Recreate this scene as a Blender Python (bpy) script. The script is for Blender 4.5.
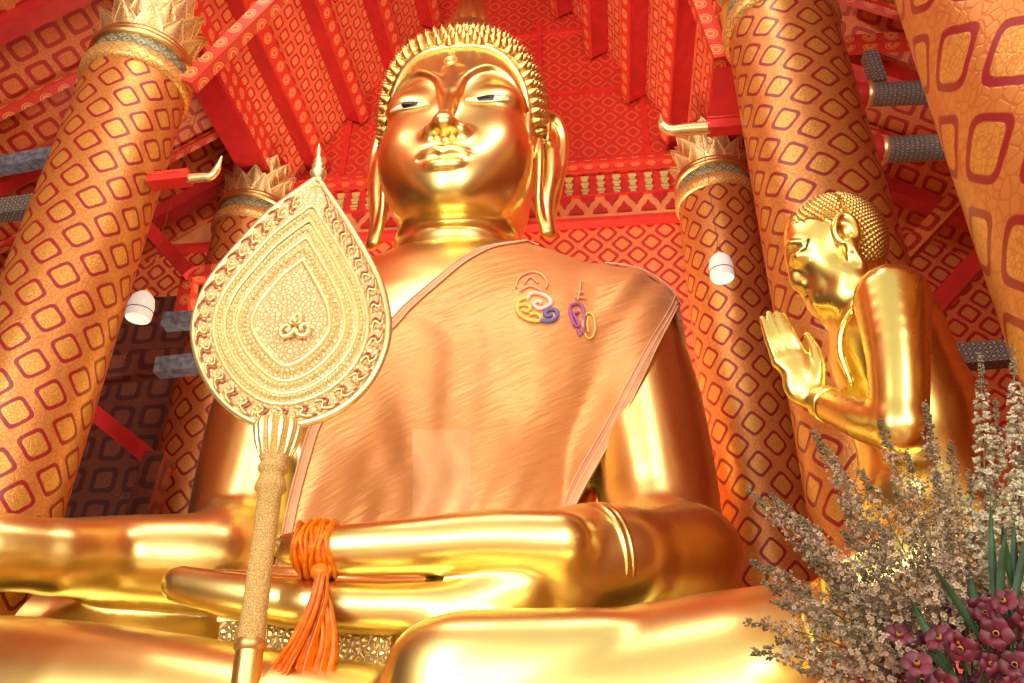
import bpy, math, random
import numpy as np
random.seed(7); RNG = np.random.default_rng(7)
for o in list(bpy.data.objects): bpy.data.objects.remove(o)
SC = bpy.context.scene; COL = SC.collection
pi = math.pi
# ------------------------------------------------------------------ camera
F = 820.0; TH = math.radians(30.5); PSI = math.radians(7); ROLL = math.radians(0.75)
V = lambda *a: np.array(a, dtype=float)
FW = V(-math.sin(PSI)*math.cos(TH), math.cos(PSI)*math.cos(TH), math.sin(TH))
_r = V(math.cos(PSI), math.sin(PSI), 0); _u = np.cross(_r, FW)
RT = math.cos(ROLL)*_r + math.sin(ROLL)*_u; UP = -math.sin(ROLL)*_r + math.cos(ROLL)*_u
CAM = V(0, 0, 1.6)
from mathutils import Matrix, Vector
cd = bpy.data.cameras.new('camera'); cam = bpy.data.objects.new('camera', cd); COL.objects.link(cam)
m = Matrix(((RT[0], UP[0], -FW[0], CAM[0]), (RT[1], UP[1], -FW[1], CAM[1]), (RT[2], UP[2], -FW[2], CAM[2]), (0, 0, 0, 1)))
cam.matrix_world = m; cd.sensor_width = 36; cd.sensor_fit = 'HORIZONTAL'; cd.lens = 36*F/1024; cd.clip_end = 200; cd.clip_start = .05
SC.camera = cam
def ray(px, py): return FW*F + RT*(px-512) + UP*(341.5-py)
def P(px, py, Y):                       # the point on the plane y = Y that a sight line reaches
    d = ray(px, py); return CAM + d*(Y/d[1])
# ------------------------------------------------------------------ world, lights, exposure
w = bpy.data.worlds.new('world'); SC.world = w; w.use_nodes = True
w.node_tree.nodes['Background'].inputs[0].default_value = (1.0, 0.86, 0.66, 1)
w.node_tree.nodes['Background'].inputs[1].default_value = 0.75
def area(name, loc, target, sx, sy, power, col=(1, .93, .8)):
    l = bpy.data.lights.new(name, 'AREA'); l.shape = 'RECTANGLE'; l.size = sx; l.size_y = sy; l.energy = power; l.color = col
    o = bpy.data.objects.new(name, l); COL.objects.link(o); o.location = loc
    o.rotation_euler = (Vector(target)-Vector(loc)).to_track_quat('-Z', 'Y').to_euler(); return o
area('floodlight_left', (-7.0, -3.0, 7.5), (-2.7, 12, 9), 1.6, 8.0, 800)
area('floodlight_right', (5.0, -4.0, 7.5), (-2.0, 12, 9), 1.6, 8.0, 900)
area('eaves_tubes_left', (-7.0, 5.0, 18.5), (-3.5, 9.5, 14.5), 8.0, .8, 620)
area('eaves_tubes_right', (1.5, 5.0, 18.5), (-1.9, 9.5, 14.5), 8.0, .8, 620)
area('doorway_daylight', (-2.0, -12.0, 6), (-2.5, 12, 7), 12.0, 7.0, 1500, (1, .97, .92))
area('roof_floodlight', (-2.7, 15.6, 7.5), (-2.7, 15.9, 20), 5.0, 1.2, 900, (1, .9, .72))  # added fill, hidden behind the torso, to brighten gable and roof
vs = SC.view_settings; vs.view_transform = 'Standard'; vs.look = 'None'; vs.gamma = 1; vs.use_curve_mapping = False
vs.exposure = 0.0
# ------------------------------------------------------------------ node helpers
class E:
    def __init__(s, nt, sock): s.nt = nt; s.s = sock
    def _m(s, op, b=None, c=None, flip=False):
        n = s.nt.nodes.new('ShaderNodeMath'); n.operation = op
        a_ = s; b_ = b
        if flip: a_, b_ = b, s
        for i, x in enumerate((a_, b_, c)):
            if x is None: continue
            if isinstance(x, E): s.nt.links.new(x.s, n.inputs[i])
            else: n.inputs[i].default_value = x
        return E(s.nt, n.outputs[0])
    def __add__(s, b): return s._m('ADD', b)
    def __radd__(s, b): return s._m('ADD', b)
    def __sub__(s, b): return s._m('SUBTRACT', b)
    def __rsub__(s, b): return s._m('SUBTRACT', b, flip=True)
    def __mul__(s, b): return s._m('MULTIPLY', b)
    def __rmul__(s, b): return s._m('MULTIPLY', b)
    def __truediv__(s, b): return s._m('DIVIDE', b)
    def fract(s): return s._m('FRACT')
    def abs(s): return s._m('ABSOLUTE')
    def max(s, b): return s._m('MAXIMUM', b)
    def min(s, b): return s._m('MINIMUM', b)
    def pow(s, b): return s._m('POWER', b)
    def sin(s): return s._m('SINE')
    def step(s, e0, e1):                 # smooth 0..1 between e0 and e1
        n = s.nt.nodes.new('ShaderNodeMapRange'); n.interpolation_type = 'SMOOTHSTEP'
        s.nt.links.new(s.s, n.inputs[0]); n.inputs[1].default_value = e0; n.inputs[2].default_value = e1
        return E(s.nt, n.outputs[0])
def newmat(name):
    m = bpy.data.materials.new(name); m.use_nodes = True; nt = m.node_tree
    return m, nt, nt.nodes['Principled BSDF']
def uvxy(nt, kind='UV'):
    tc = nt.nodes.new('ShaderNodeTexCoord'); sp = nt.nodes.new('ShaderNodeSeparateXYZ'); nt.links.new(tc.outputs[kind], sp.inputs[0])
    return tc.outputs[kind], E(nt, sp.outputs[0]), E(nt, sp.outputs[1]), E(nt, sp.outputs[2])
def noise(nt, vec, scale, detail=2, out=0, rough=.5):
    n = nt.nodes.new('ShaderNodeTexNoise'); n.inputs['Scale'].default_value = scale; n.inputs['Detail'].default_value = detail
    n.inputs['Roughness'].default_value = rough
    nt.links.new(vec, n.inputs['Vector']); return E(nt, n.outputs[out])
def voro(nt, vec, scale, feature='DISTANCE_TO_EDGE', rnd=1.0):
    n = nt.nodes.new('ShaderNodeTexVoronoi'); n.feature = feature; n.inputs['Scale'].default_value = scale
    n.inputs['Randomness'].default_value = rnd
    nt.links.new(vec, n.inputs['Vector']); return E(nt, n.outputs['Distance'])
def mix(nt, f, a, b):
    n = nt.nodes.new('ShaderNodeMix'); n.data_type = 'RGBA'
    if isinstance(f, E): nt.links.new(f.s, n.inputs[0])
    else: n.inputs[0].default_value = f
    for i, x in ((6, a), (7, b)):
        if isinstance(x, tuple): n.inputs[i].default_value = (*x, 1)
        else: nt.links.new(x, n.inputs[i])
    return n.outputs[2]
def bump(nt, b, h, strength, dist):
    n = nt.nodes.new('ShaderNodeBump'); n.inputs['Strength'].default_value = strength; n.inputs['Distance'].default_value = dist
    nt.links.new(h.s, n.inputs['Height']); nt.links.new(n.outputs[0], b.inputs['Normal'])
def plain(name, col, rough=.5, metal=0.0, nscale=0, namp=.1, bumps=None, spec=.5, sheen=0):
    m, nt, b = newmat(name); b.inputs['Roughness'].default_value = rough; b.inputs['Metallic'].default_value = metal
    b.inputs['Specular IOR Level'].default_value = spec
    tc = nt.nodes.new('ShaderNodeTexCoord')
    f = noise(nt, tc.outputs['Object'], nscale or 3, 3)
    lo = tuple(c*(1-namp) for c in col); hi = tuple(min(1, c*(1+namp)) for c in col)
    nt.links.new(mix(nt, f.step(.3, .7), lo, hi), b.inputs['Base Color'])
    if bumps: bump(nt, b, noise(nt, tc.outputs['Object'], bumps[0], 3), bumps[1], bumps[2])
    return m
def lattice(name, cell, ground, ring, fill, r0=.24, r1=.36, diag=True, lines=None, fil=9., rough=.45, metal=.0, warp=.05, dark=None, ground2=None, square=.0):
    """cells on (u, v): ground colour, an outlined lozenge (or square) and a filled centre, all filigreed"""
    m, nt, b = newmat(name); vec, u, v, _ = uvxy(nt)
    u = u/cell[0]; v = v/cell[1]
    nz = nt.nodes.new('ShaderNodeTexNoise'); nz.inputs['Scale'].default_value = 3.0/min(cell); nt.links.new(vec, nz.inputs['Vector'])
    sp = nt.nodes.new('ShaderNodeSeparateXYZ'); nt.links.new(nz.outputs['Color'], sp.inputs[0])
    u = u + (E(nt, sp.outputs[0])-.5)*warp; v = v + (E(nt, sp.outputs[1])-.5)*warp
    a, c = (u+v, u-v) if diag else (u, v)
    fa = (a.fract()-.5).abs(); fc = (c.fract()-.5).abs()
    mm = (fa.pow(5.0)+fc.pow(5.0)).pow(.2)
    ringm = mm.step(r0-.012, r0+.012)*(1-mm.step(r1-.012, r1+.012))
    inner = 1-mm.step(r0-.012, r0+.012)
    e = voro(nt, vec, fil/min(cell)); fl = 1-e.step(.03, .11)
    e2 = voro(nt, vec, fil*1.9/min(cell)); fl2 = 1-e2.step(.04, .12)
    dk = dark or tuple(x*.45 for x in ground)
    g = mix(nt, fl*.45, ground, dk); f_ = mix(nt, fl2*.5, fill, dk)
    col = mix(nt, inner, g, f_); col = mix(nt, ringm, col, ring)
    nt.links.new(col, b.inputs['Base Color'])
    gold = 1-ringm
    nt.links.new((gold*metal).s, b.inputs['Metallic']); b.inputs['Roughness'].default_value = rough
    bump(nt, b, (1-fl*.5)*gold, .25, .01)
    return m
def circles(name, cell, ground, spot, edge, rough=.4):
    m, nt, b = newmat(name); vec, u, v, _ = uvxy(nt)
    fa = ((u/cell[0]).fract()-.5)*cell[0]; fb = ((v/cell[1]).fract()-.5)*cell[1]
    r = (fa.pow(2.0)+fb.pow(2.0)).pow(.5)/(min(cell))
    disc = 1-r.step(.3, .33); core = 1-r.step(.1, .13); ringl = r.step(.2, .22)*(1-r.step(.25, .27))
    e = voro(nt, vec, 5/min(cell)); fl = 1-e.step(.03, .12)
    col = mix(nt, fl*.35, ground, edge); col = mix(nt, disc, col, spot); col = mix(nt, ringl, col, ground); col = mix(nt, core, col, edge)
    nt.links.new(col, b.inputs['Base Color']); b.inputs['Roughness'].default_value = rough
    return m
M = {}
def goldmat(name, col, rough, bump_=(5, .12, .02), metal=1.0, spots=.1):
    m, nt, b = newmat(name); tc = nt.nodes.new('ShaderNodeTexCoord'); ob = tc.outputs['Object']
    n1 = noise(nt, ob, .9, 4)
    nt.links.new(mix(nt, n1.step(.3, .75), tuple(c*(1-spots) for c in col), col), b.inputs['Base Color'])
    b.inputs['Metallic'].default_value = metal
    n2 = noise(nt, ob, 1.7, 4)
    nt.links.new((n2*(.08)+(rough-.04)).s, b.inputs['Roughness'])
    if bump_: bump(nt, b, noise(nt, ob, bump_[0], 2), bump_[1], bump_[2])
    return m
M['gold'] = goldmat('gilded_bronze', (1.0, .80, .29), .31, None)
M['gold_d'] = goldmat('gilded_disciple', (1.0, .79, .24), .27, None)
M['gold_hair'] = goldmat('gilded_hair', (.80, .58, .20), .38, None)
M['gold_orn'] = goldmat('gilded_ornament', (.86, .55, .2), .35, (60, .3, .01))
M['gold_pale'] = goldmat('pale_gilding', (1.0, .80, .36), .40, None, .75)
M['gold_line'] = goldmat('bright_gilding', (1.0, .84, .42), .32, None, .8)
M['column'] = lattice('column_stencil', (1, 1), (.64, .26, .06), (.27, .01, .014), (.70, .36, .07), .27, .37, True, fil=9, rough=.36, metal=.5, warp=.045, dark=(.50, .10, .03))
M['wall'] = lattice('wall_stencil', (.74, .74), (.76, .22, .06), (.48, .012, .01), (.76, .28, .07), .27, .41, True, fil=9, rough=.5, dark=(.6, .04, .02))
M['gable'] = lattice('gable_stencil', (.62, .62), (.70, .035, .015), (.76, .12, .04), (.66, .035, .015), .26, .37, True, fil=9, rough=.45, dark=(.55, .02, .02))
M['roof'] = lattice('roof_stencil', (.40, .44), (.80, .17, .06), (.52, .02, .015), (.84, .27, .08), .26, .38, False, fil=6, rough=.5, dark=(.6, .05, .03))
M['aisle'] = lattice('aisle_stencil', (.62, .62), (.66, .19, .04), (.40, .014, .01), (.66, .18, .035), .25, .40, False, fil=6, rough=.5, dark=(.5, .04, .02))
M['beam'] = circles('beam_rosettes', (.42, .42), (.66, .035, .02), (.85, .30, .10), (.72, .10, .03))
M['beam_red'] = plain('red_lacquer', (.52, .02, .018), .35)
M['beam_bright'] = plain('bright_red_lacquer', (.72, .035, .025), .35)
M['orange'] = plain('orange_frieze', (.86, .30, .10), .5)
M['green_gold'] = lattice('green_gold_ornament', (.12, .12), (.85, .68, .22), (.30, .28, .08), (.9, .75, .3), .3, .38, True, fil=3, rough=.45, metal=.2)
M['aisle_dark'] = lattice('dark_aisle_stencil', (.8, .8), (.16, .035, .015), (.07, .01, .008), (.2, .05, .02), .25, .40, False, fil=6, rough=.6)  # aisle stencil with the left bay's shade painted into its colours
M['plaster'] = plain('cream_plaster', (.80, .66, .42), .7)
M['bluecloth'] = lattice('blue_gold_binding', (.16, .16), (.36, .27, .12), (.05, .07, .16), (.55, .42, .18), .22, .42, True, fil=3, rough=.6, dark=(.05, .06, .12))
M['bluegrey'] = plain('blue_grey_paint', (.20, .22, .27), .6, 0, 8, .4)
M['band'] = lattice('teal_gold_band', (.25, .25), (.20, .22, .14), (.60, .42, .14), (.12, .20, .18), .2, .3, True, fil=4, rough=.4, metal=.4)
M['chev'] = lattice('gold_chevron_band', (.3, .3), (.86, .52, .15), (.40, .12, .04), (.9, .6, .2), .3, .36, True, fil=3, rough=.4, metal=.6)
M['black'] = plain('black_lacquer', (.012, .01, .01), .15)
M['white'] = plain('mother_of_pearl', (.86, .82, .74), .25, 0, 4, .05)
M['floor'] = plain('floor_stone', (.50, .30, .17), .3)
# ------------------------------------------------------------------ mesh helpers
class MB:
    def __init__(s): s.v = []; s.f = []; s.uv = []
    def grid(s, pts, uvs=None, cu=False, cv=False):
        """pts[i][j]; cu/cv close a direction (uvs then need the extra row/column)"""
        pts = np.asarray(pts, float); nu, nv = pts.shape[:2]; b = len(s.v)
        s.v.extend(map(tuple, pts.reshape(-1, 3)))
        for i in range(nu if cu else nu-1):
            for j in range(nv if cv else nv-1):
                i2 = (i+1) % nu; j2 = (j+1) % nv
                s.f.append((b+i*nv+j, b+i2*nv+j, b+i2*nv+j2, b+i*nv+j2))
                if uvs is None: s.uv += [(0, 0), (1, 0), (1, 1), (0, 1)]
                else: s.uv += [tuple(uvs[i][j]), tuple(uvs[i+1][j]), tuple(uvs[i+1][j+1]), tuple(uvs[i][j+1])]
    def poly(s, pts, uvs=None):
        b = len(s.v); s.v.extend(map(tuple, pts)); s.f.append(tuple(range(b, b+len(pts))))
        s.uv += [tuple(x) for x in (uvs if uvs is not None else [(0, 0)]*len(pts))]
    def box(s, o, ax, ay, az):
        """box from corner o along three edge vectors; uv in metres on every face"""
        o, ax, ay, az = map(lambda q: np.array(q, float), (o, ax, ay, az))
        if np.dot(np.cross(ax, ay), az) < 0: ax, ay = ay, ax
        L = np.linalg.norm
        def q(p, a, b_): s.poly([p, p+a, p+a+b_, p+b_], [(0, 0), (L(a), 0), (L(a), L(b_)), (0, L(b_))])
        q(o, ay, ax); q(o+az, ax, ay); q(o, ax, az); q(o+ay, az, ax); q(o, az, ay); q(o+ax, ay, az)
    def cbox(s, c, sx, sy, sz): s.box((c[0]-sx/2, c[1]-sy/2, c[2]-sz/2), (sx, 0, 0), (0, sy, 0), (0, 0, sz))
    def beam(s, a, b, wd, ht, upv=(0, 0, 1)):
        a = np.array(a, float); b = np.array(b, float); d = b-a; upv = np.array(upv, float)
        sd = np.cross(d, upv); sd /= np.linalg.norm(sd); uu = np.cross(sd, d); uu /= np.linalg.norm(uu)
        s.box(a-sd*wd/2-uu*ht/2, d, sd*wd, uu*ht)
    def lathe(s, prof, c=(0, 0, 0), n=32, axis=None, uscale=None, cap=True):
        """prof: (r, z) list; axis: unit direction (default +Z); u counts round, v metres along"""
        c = np.array(c, float); ax = np.array(axis if axis is not None else (0, 0, 1), float); ax /= np.linalg.norm(ax)
        t = V(1, 0, 0) if abs(ax[0]) < .9 else V(0, 1, 0); e1 = np.cross(t, ax); e1 /= np.linalg.norm(e1); e2 = np.cross(ax, e1)
        pts = [[c+ax*z+(e1*math.cos(2*pi*i/n)+e2*math.sin(2*pi*i/n))*r for r, z in prof] for i in range(n)]
        us = uscale or 2*pi*max(r for r, z in prof)
        acc = [0]
        for k in range(1, len(prof)): acc.append(acc[-1]+math.hypot(prof[k][0]-prof[k-1][0], prof[k][1]-prof[k-1][1]))
        uv = [[(us*i/n, acc[j]) for j in range(len(prof))] for i in range(n+1)]
        s.grid(pts, uv, cu=True)
        if cap:
            s.poly([pts[i][-1] for i in range(n)], [(0, 0)]*n); s.poly([pts[n-1-i][0] for i in range(n)], [(0, 0)]*n)
    def tube(s, path, r, n=8, closed=False, cap=True, flat=1.0):
        path = np.asarray(path, float); k = len(path)
        r = np.full(k, r, float) if np.isscalar(r) else np.asarray(r, float)
        if closed: tg = np.roll(path, -1, 0)-np.roll(path, 1, 0)
        else: tg = np.gradient(path, axis=0)
        tg /= np.linalg.norm(tg, axis=1)[:, None]+1e-12
        ref = V(0, 0, 1) if abs(tg[0][2]) < .9 else V(1, 0, 0)
        nn = np.cross(tg[0], ref); nn /= np.linalg.norm(nn); pts = []
        for i in range(k):
            nn = nn-tg[i]*np.dot(nn, tg[i]); nn /= np.linalg.norm(nn)+1e-12; bb = np.cross(tg[i], nn)
            pts.append([path[i]+r[i]*(math.cos(2*pi*j/n)*nn+flat*math.sin(2*pi*j/n)*bb) for j in range(n)])
        L = np.concatenate([[0], np.cumsum(np.linalg.norm(np.diff(path, axis=0), axis=1)), [0]])
        if closed: L[-1] = L[-2]+np.linalg.norm(path[0]-path[-1])
        uv = [[(j/n*2*pi*r[0], L[i]) for j in range(n+1)] for i in range(k+1)]
        s.grid(pts, uv, cu=closed, cv=True)
        if cap and not closed: s.poly(pts[0][::-1]); s.poly(pts[-1])
    def join(s, v, f):
        b = len(s.v); s.v.extend(map(tuple, v)); s.f.extend(tuple(int(i)+b for i in q) for q in f); s.uv += [(0, 0)]*sum(len(q) for q in f)
def link(name, me, mat, parent):
    o = bpy.data.objects.new(name, me); COL.objects.link(o)
    if mat: me.materials.append(mat)
    if parent: o.parent = parent
    return o
def worldpos(o):
    p = V(0, 0, 0)
    while o: p += np.array(o.location); o = o.parent
    return p
def obj(name, mb, mat, parent=None, smooth=True, origin=None, normals=None, angle=None):
    v = np.array(mb.v, float)
    base = worldpos(parent) if parent else V(0, 0, 0)
    if origin is None: org = V(*(v.min(0)[:2]+v.max(0)[:2])/2, v.min(0)[2]) if not parent else base
    else: org = np.array(origin, float)
    me = bpy.data.meshes.new(name); me.from_pydata([tuple(x) for x in v-org], [], mb.f)
    if mb.uv:
        ul = me.uv_layers.new(name='UVMap'); ul.data.foreach_set('uv', np.array(mb.uv, np.float32).ravel())
    if smooth: me.polygons.foreach_set('use_smooth', [True]*len(me.polygons))
    if smooth and angle: me.set_sharp_from_angle(angle=math.radians(angle))
    if normals is not None: me.normals_split_custom_set_from_vertices(normals)
    o = link(name, me, mat, parent)
    o.location = tuple(org-base); return o
def tag(o, label, cat=None, group=None):
    o['label'] = label
    if cat: o['category'] = cat
    if group: o['group'] = group
    return o
def thing(name, label, cat, loc, group=None):
    o = bpy.data.objects.new(name, None); COL.objects.link(o); o.location = tuple(loc); o.empty_display_size = .2
    return tag(o, label, cat, group)
def struct(name, mb, mat, smooth=False, parent=None):
    o = obj(name, mb, mat, parent, smooth, origin=(0, 0, 0) if not parent else None)
    if not parent: o['kind'] = 'structure'
    return o
# ------------------------------------------------------------------ distance-field sculpting
def smin(a, b, k):
    if k <= 0: return np.minimum(a, b)
    h = np.maximum(k-np.abs(a-b), 0)/k; return np.minimum(a, b)-h*h*k*.25
class Field:
    def __init__(s, lo, hi, h):
        s.lo = np.array(lo, np.float32); s.h = h; s.n = np.ceil((np.array(hi)-s.lo)/h).astype(int)+1
        s.v = np.full(s.n, 1.5, np.float32)
        s.ax = [s.lo[i]+h*np.arange(s.n[i], dtype=np.float32) for i in range(3)]
    def _sub(s, lo, hi):
        sl = []
        for i in range(3):
            a = max(0, int((lo[i]-s.lo[i])/s.h)-1); b = min(s.n[i], int((hi[i]-s.lo[i])/s.h)+3); sl.append(slice(a, max(a, b)))
        return tuple(sl), s.ax[0][sl[0]][:, None, None], s.ax[1][sl[1]][None, :, None], s.ax[2][sl[2]][None, None, :]
    def op(s, fn, lo, hi, k=.1, cut=False):
        sl, X, Y, Z = s._sub(np.array(lo)-k-.35, np.array(hi)+k+.35)
        if any(x.stop <= x.start for x in sl): return
        d = fn(X, Y, Z).astype(np.float32)
        s.v[sl] = -smin(-s.v[sl], d, k) if cut else smin(s.v[sl], d, k)
    def cone(s, a, b, ra, rb, k=.1, cut=False):
        a = np.array(a, float); b = np.array(b, float); ab = b-a; L = max(ab@ab, 1e-9); R = max(ra, rb)
        def fn(X, Y, Z):
            x = X-a[0]; y = Y-a[1]; z = Z-a[2]; t = np.clip((x*ab[0]+y*ab[1]+z*ab[2])/L, 0, 1)
            return np.sqrt((x-t*ab[0])**2+(y-t*ab[1])**2+(z-t*ab[2])**2)-(ra+(rb-ra)*t)
        s.op(fn, np.minimum(a, b)-R, np.maximum(a, b)+R, k, cut)
    def chain(s, pts, rs, k=.1, cut=False, seg=5):
        pts = np.array(pts, float); rs = np.full(len(pts), rs) if np.isscalar(rs) else np.array(rs, float)
        if len(pts) > 2: pts, rs = spline(pts, seg, rs)
        lo = pts.min(0)-rs.max(); hi = pts.max(0)+rs.max()
        def fn(X, Y, Z):
            out = None
            for i in range(len(pts)-1):
                a = pts[i]; ab = pts[i+1]-a; L = max(ab@ab, 1e-9)
                x = X-a[0]; y = Y-a[1]; z = Z-a[2]; t = np.clip((x*ab[0]+y*ab[1]+z*ab[2])/L, 0, 1)
                d = np.sqrt((x-t*ab[0])**2+(y-t*ab[1])**2+(z-t*ab[2])**2)-(rs[i]+(rs[i+1]-rs[i])*t)
                out = d if out is None else np.minimum(out, d)
            return out
        s.op(fn, lo, hi, k, cut)
    def ell(s, c, r, k=.1, cut=False, R=None, p=2.0):
        c = np.array(c, float); r = np.array(r, float); mr = r.min(); Rm = r.max()*(1.0 if p <= 2 else 1.0)
        def fn(X, Y, Z):
            x = X-c[0]; y = Y-c[1]; z = Z-c[2]
            if R is not None: x, y, z = (R[0][0]*x+R[0][1]*y+R[0][2]*z, R[1][0]*x+R[1][1]*y+R[1][2]*z, R[2][0]*x+R[2][1]*y+R[2][2]*z)
            if p == 2.0:
                k0 = np.sqrt((x/r[0])**2+(y/r[1])**2+(z/r[2])**2); k1 = np.sqrt((x/r[0]**2)**2+(y/r[1]**2)**2+(z/r[2]**2)**2)
                return np.where(k1 > 1e-6, k0*(k0-1)/np.maximum(k1, 1e-6), -mr)
            g = (np.abs(x/r[0])**p+np.abs(y/r[1])**p+np.abs(z/r[2])**p)**(1/p)
            l = np.sqrt(x*x+y*y+z*z)
            return np.where(g > 1e-6, l*(1-1/np.maximum(g, 1e-6)), -mr)
        rr = r if R is None else V(Rm, Rm, Rm)
        s.op(fn, c-rr, c+rr, k, cut)
    def sample(s, p, arr=None):
        arr = s.v if arr is None else arr
        p = np.asarray(p); q = (p-s.lo)/s.h; i = np.clip(np.floor(q).astype(int), 0, s.n-2); f = np.clip(q-i, 0, 1); out = 0
        for a in (0, 1):
            for b in (0, 1):
                for c in (0, 1):
                    wgt = (f[..., 0] if a else 1-f[..., 0])*(f[..., 1] if b else 1-f[..., 1])*(f[..., 2] if c else 1-f[..., 2])
                    out = out+wgt*arr[i[..., 0]+a, i[..., 1]+b, i[..., 2]+c]
        return out
    def grad(s, p, e=None):
        e = e or s.h*1.2; g = []
        for i in range(3):
            d = np.zeros(3); d[i] = e; g.append(s.sample(p+d)-s.sample(p-d))
        g = np.stack(g, -1); return g/(np.linalg.norm(g, axis=-1, keepdims=True)+1e-9)
    def mesh(s):
        v = s.v; ins = v < 0; n = s.n
        cnt = np.zeros(n-1, np.int8)
        for a in (0, 1):
            for b in (0, 1):
                for c in (0, 1): cnt += ins[a:n[0]-1+a, b:n[1]-1+b, c:n[2]-1+c]
        cell = np.argwhere((cnt > 0) & (cnt < 8)); idx = np.full(n-1, -1, np.int64); idx[tuple(cell.T)] = np.arange(len(cell))
        acc = np.zeros((len(cell), 3)); num = np.zeros(len(cell))
        cs = [(a, b, c) for a in (0, 1) for b in (0, 1) for c in (0, 1)]
        for p in cs:
            for q in range(3):
                if p[q]: continue
                r = list(p); r[q] = 1
                va = v[cell[:, 0]+p[0], cell[:, 1]+p[1], cell[:, 2]+p[2]]; vb = v[cell[:, 0]+r[0], cell[:, 1]+r[1], cell[:, 2]+r[2]]
                mk = (va < 0) != (vb < 0); t = np.where(mk, va/np.where(mk, va-vb, 1), 0)
                pt = np.tile(np.array(p, float), (len(cell), 1)); pt[:, q] += t
                acc[mk] += pt[mk]; num[mk] += 1
        vert = s.lo+s.h*(cell+acc/num[:, None])
        for _ in range(2):
            g = s.grad(vert); vert = vert-g*np.clip(s.sample(vert), -s.h, s.h)[:, None]*.8
        faces = []
        for q in range(3):
            a = [slice(1, -1)]*3; a[q] = slice(0, -1); b = [slice(1, -1)]*3; b[q] = slice(1, None)
            A = ins[tuple(a)]; B = ins[tuple(b)]
            e = np.argwhere(A != B); fl = A[tuple(e.T)]
            e = e+1; e[:, q] -= 1
            u, w_ = [(1, 2), (2, 0), (0, 1)][q]
            def at(du, dw):
                c = e.copy(); c[:, u] -= du; c[:, w_] -= dw; return idx[tuple(c.T)]
            qd = np.stack([at(1, 1), at(0, 1), at(0, 0), at(1, 0)], 1)
            qd[~fl] = qd[~fl][:, ::-1]; faces.append(qd)
        faces = np.concatenate(faces); faces = faces[(faces >= 0).all(1)]
        return vert, faces, s.grad(vert)
def spline(pts, seg, rs=None, closed=False):
    pts = np.array(pts, float); n = len(pts); out = []; ro = []
    rng = range(n) if closed else range(n-1)
    for i in rng:
        if closed: p0, p1, p2, p3 = pts[i-1], pts[i], pts[(i+1) % n], pts[(i+2) % n]
        else: p1, p2 = pts[i], pts[i+1]; p0 = pts[i-1] if i else 2*p1-p2; p3 = pts[i+2] if i+2 < n else 2*p2-p1
        for j in range(seg):
            t = j/seg; out.append(.5*((2*p1)+(-p0+p2)*t+(2*p0-5*p1+4*p2-p3)*t*t+(-p0+3*p1-3*p2+p3)*t**3))
            if rs is not None: ro.append(rs[i]+(rs[(i+1) % n]-rs[i])*t)
    if not closed:
        out.append(pts[-1])
        if rs is not None: ro.append(rs[-1])
    return (np.array(out), np.array(ro)) if rs is not None else np.array(out)
# ------------------------------------------------------------------ the hall
XC = -2.72; ZE = 16.9                                   # the hall's centre line, the eaves of the steep nave roof
def roofz(x): return ZE+2.0*(5.75-abs(x-XC))
m = MB(); m.box((-20, -16, -.2), (36, 0, 0), (0, 34, 0), (0, 0, .2)); struct('floor', m, M['floor'])
m = MB(); m.box((-20, 17.0, 0), (36, 0, 0), (0, .4, 0), (0, 0, 15.35)); struct('wall_back', m, M['wall'])
m = MB()                                                # gable wall above the frieze, steep triangle
y0, y1 = 17.0, 17.4; A = [(XC-8, ZE-.1), (XC+8, ZE-.1), (XC+8, ZE+.1), (XC, roofz(XC)+1), (XC-8, ZE+.1)]
m.poly([(x, y0, z) for x, z in A], [(x, z) for x, z in A]); m.poly([(x, y1, z) for x, z in A][::-1], A[::-1])
struct('wall_gable', m, M['gable'])
# raised frames on the gable wall
m = MB()
for xx in (-4.3, -1.35, 1.35, 4.3):
    top = roofz(XC+xx)-.1; m.box((XC+xx-.09, 16.93, ZE+.1), (.18, 0, 0), (0, .07, 0), (0, 0, min(top-ZE, 6.2)))
for zz, hw in ((17.25, 5.6), (19.9, 4.1), (22.6, 2.8)):
    m.box((XC-hw, 16.9, zz), (2*hw, 0, 0), (0, .1, 0), (0, 0, .14))
struct('trim_gable', m, M['beam_bright'])
# frieze between wall and gable: moulding, ornament band, lotus band
m = MB(); m.box((-9.5, 16.75, 16.72), (14, 0, 0), (0, .3, 0), (0, 0, .28)); m.box((-9.5, 16.62, 16.9), (14, 0, 0), (0, .4, 0), (0, 0, .12)); struct('trim_cornice', m, M['beam'])
m = MB(); m.box((-20, 16.9, 15.9), (36, 0, 0), (0, .3, 0), (0, 0, .85)); struct('trim_frieze', m, M['beam_bright'])
m = MB(); m.box((-20, 16.8, 15.2), (36, 0, 0), (0, .3, 0), (0, 0, .72)); m.box((-20, 16.72, 15.12), (36, 0, 0), (0, .3, 0), (0, 0, .1)); struct('trim_lotus', m, M['orange'])
m = MB(); m.box((-20, 16.70, 15.0), (36, 0, 0), (0, .3, 0), (0, 0, .12)); m.box((-20, 16.74, 15.86), (36, 0, 0), (0, .3, 0), (0, 0, .07)); struct('trim_red_fillet', m, M['beam_bright'])
m = MB()
x = -9.4
while x < 4.2:                                          # carved green-gold balusters, one baluster pattern per bay
    for k in range(3):
        z = 16.02+.22*k; m.cbox((x, 16.86, z), .15, .1, .10); m.cbox((x, 16.84, z+.09), .21, .1, .09)
    x += .42
struct('trim_balusters', m, M['green_gold'])
m = MB()
x = -9.4; k = 0
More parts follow.
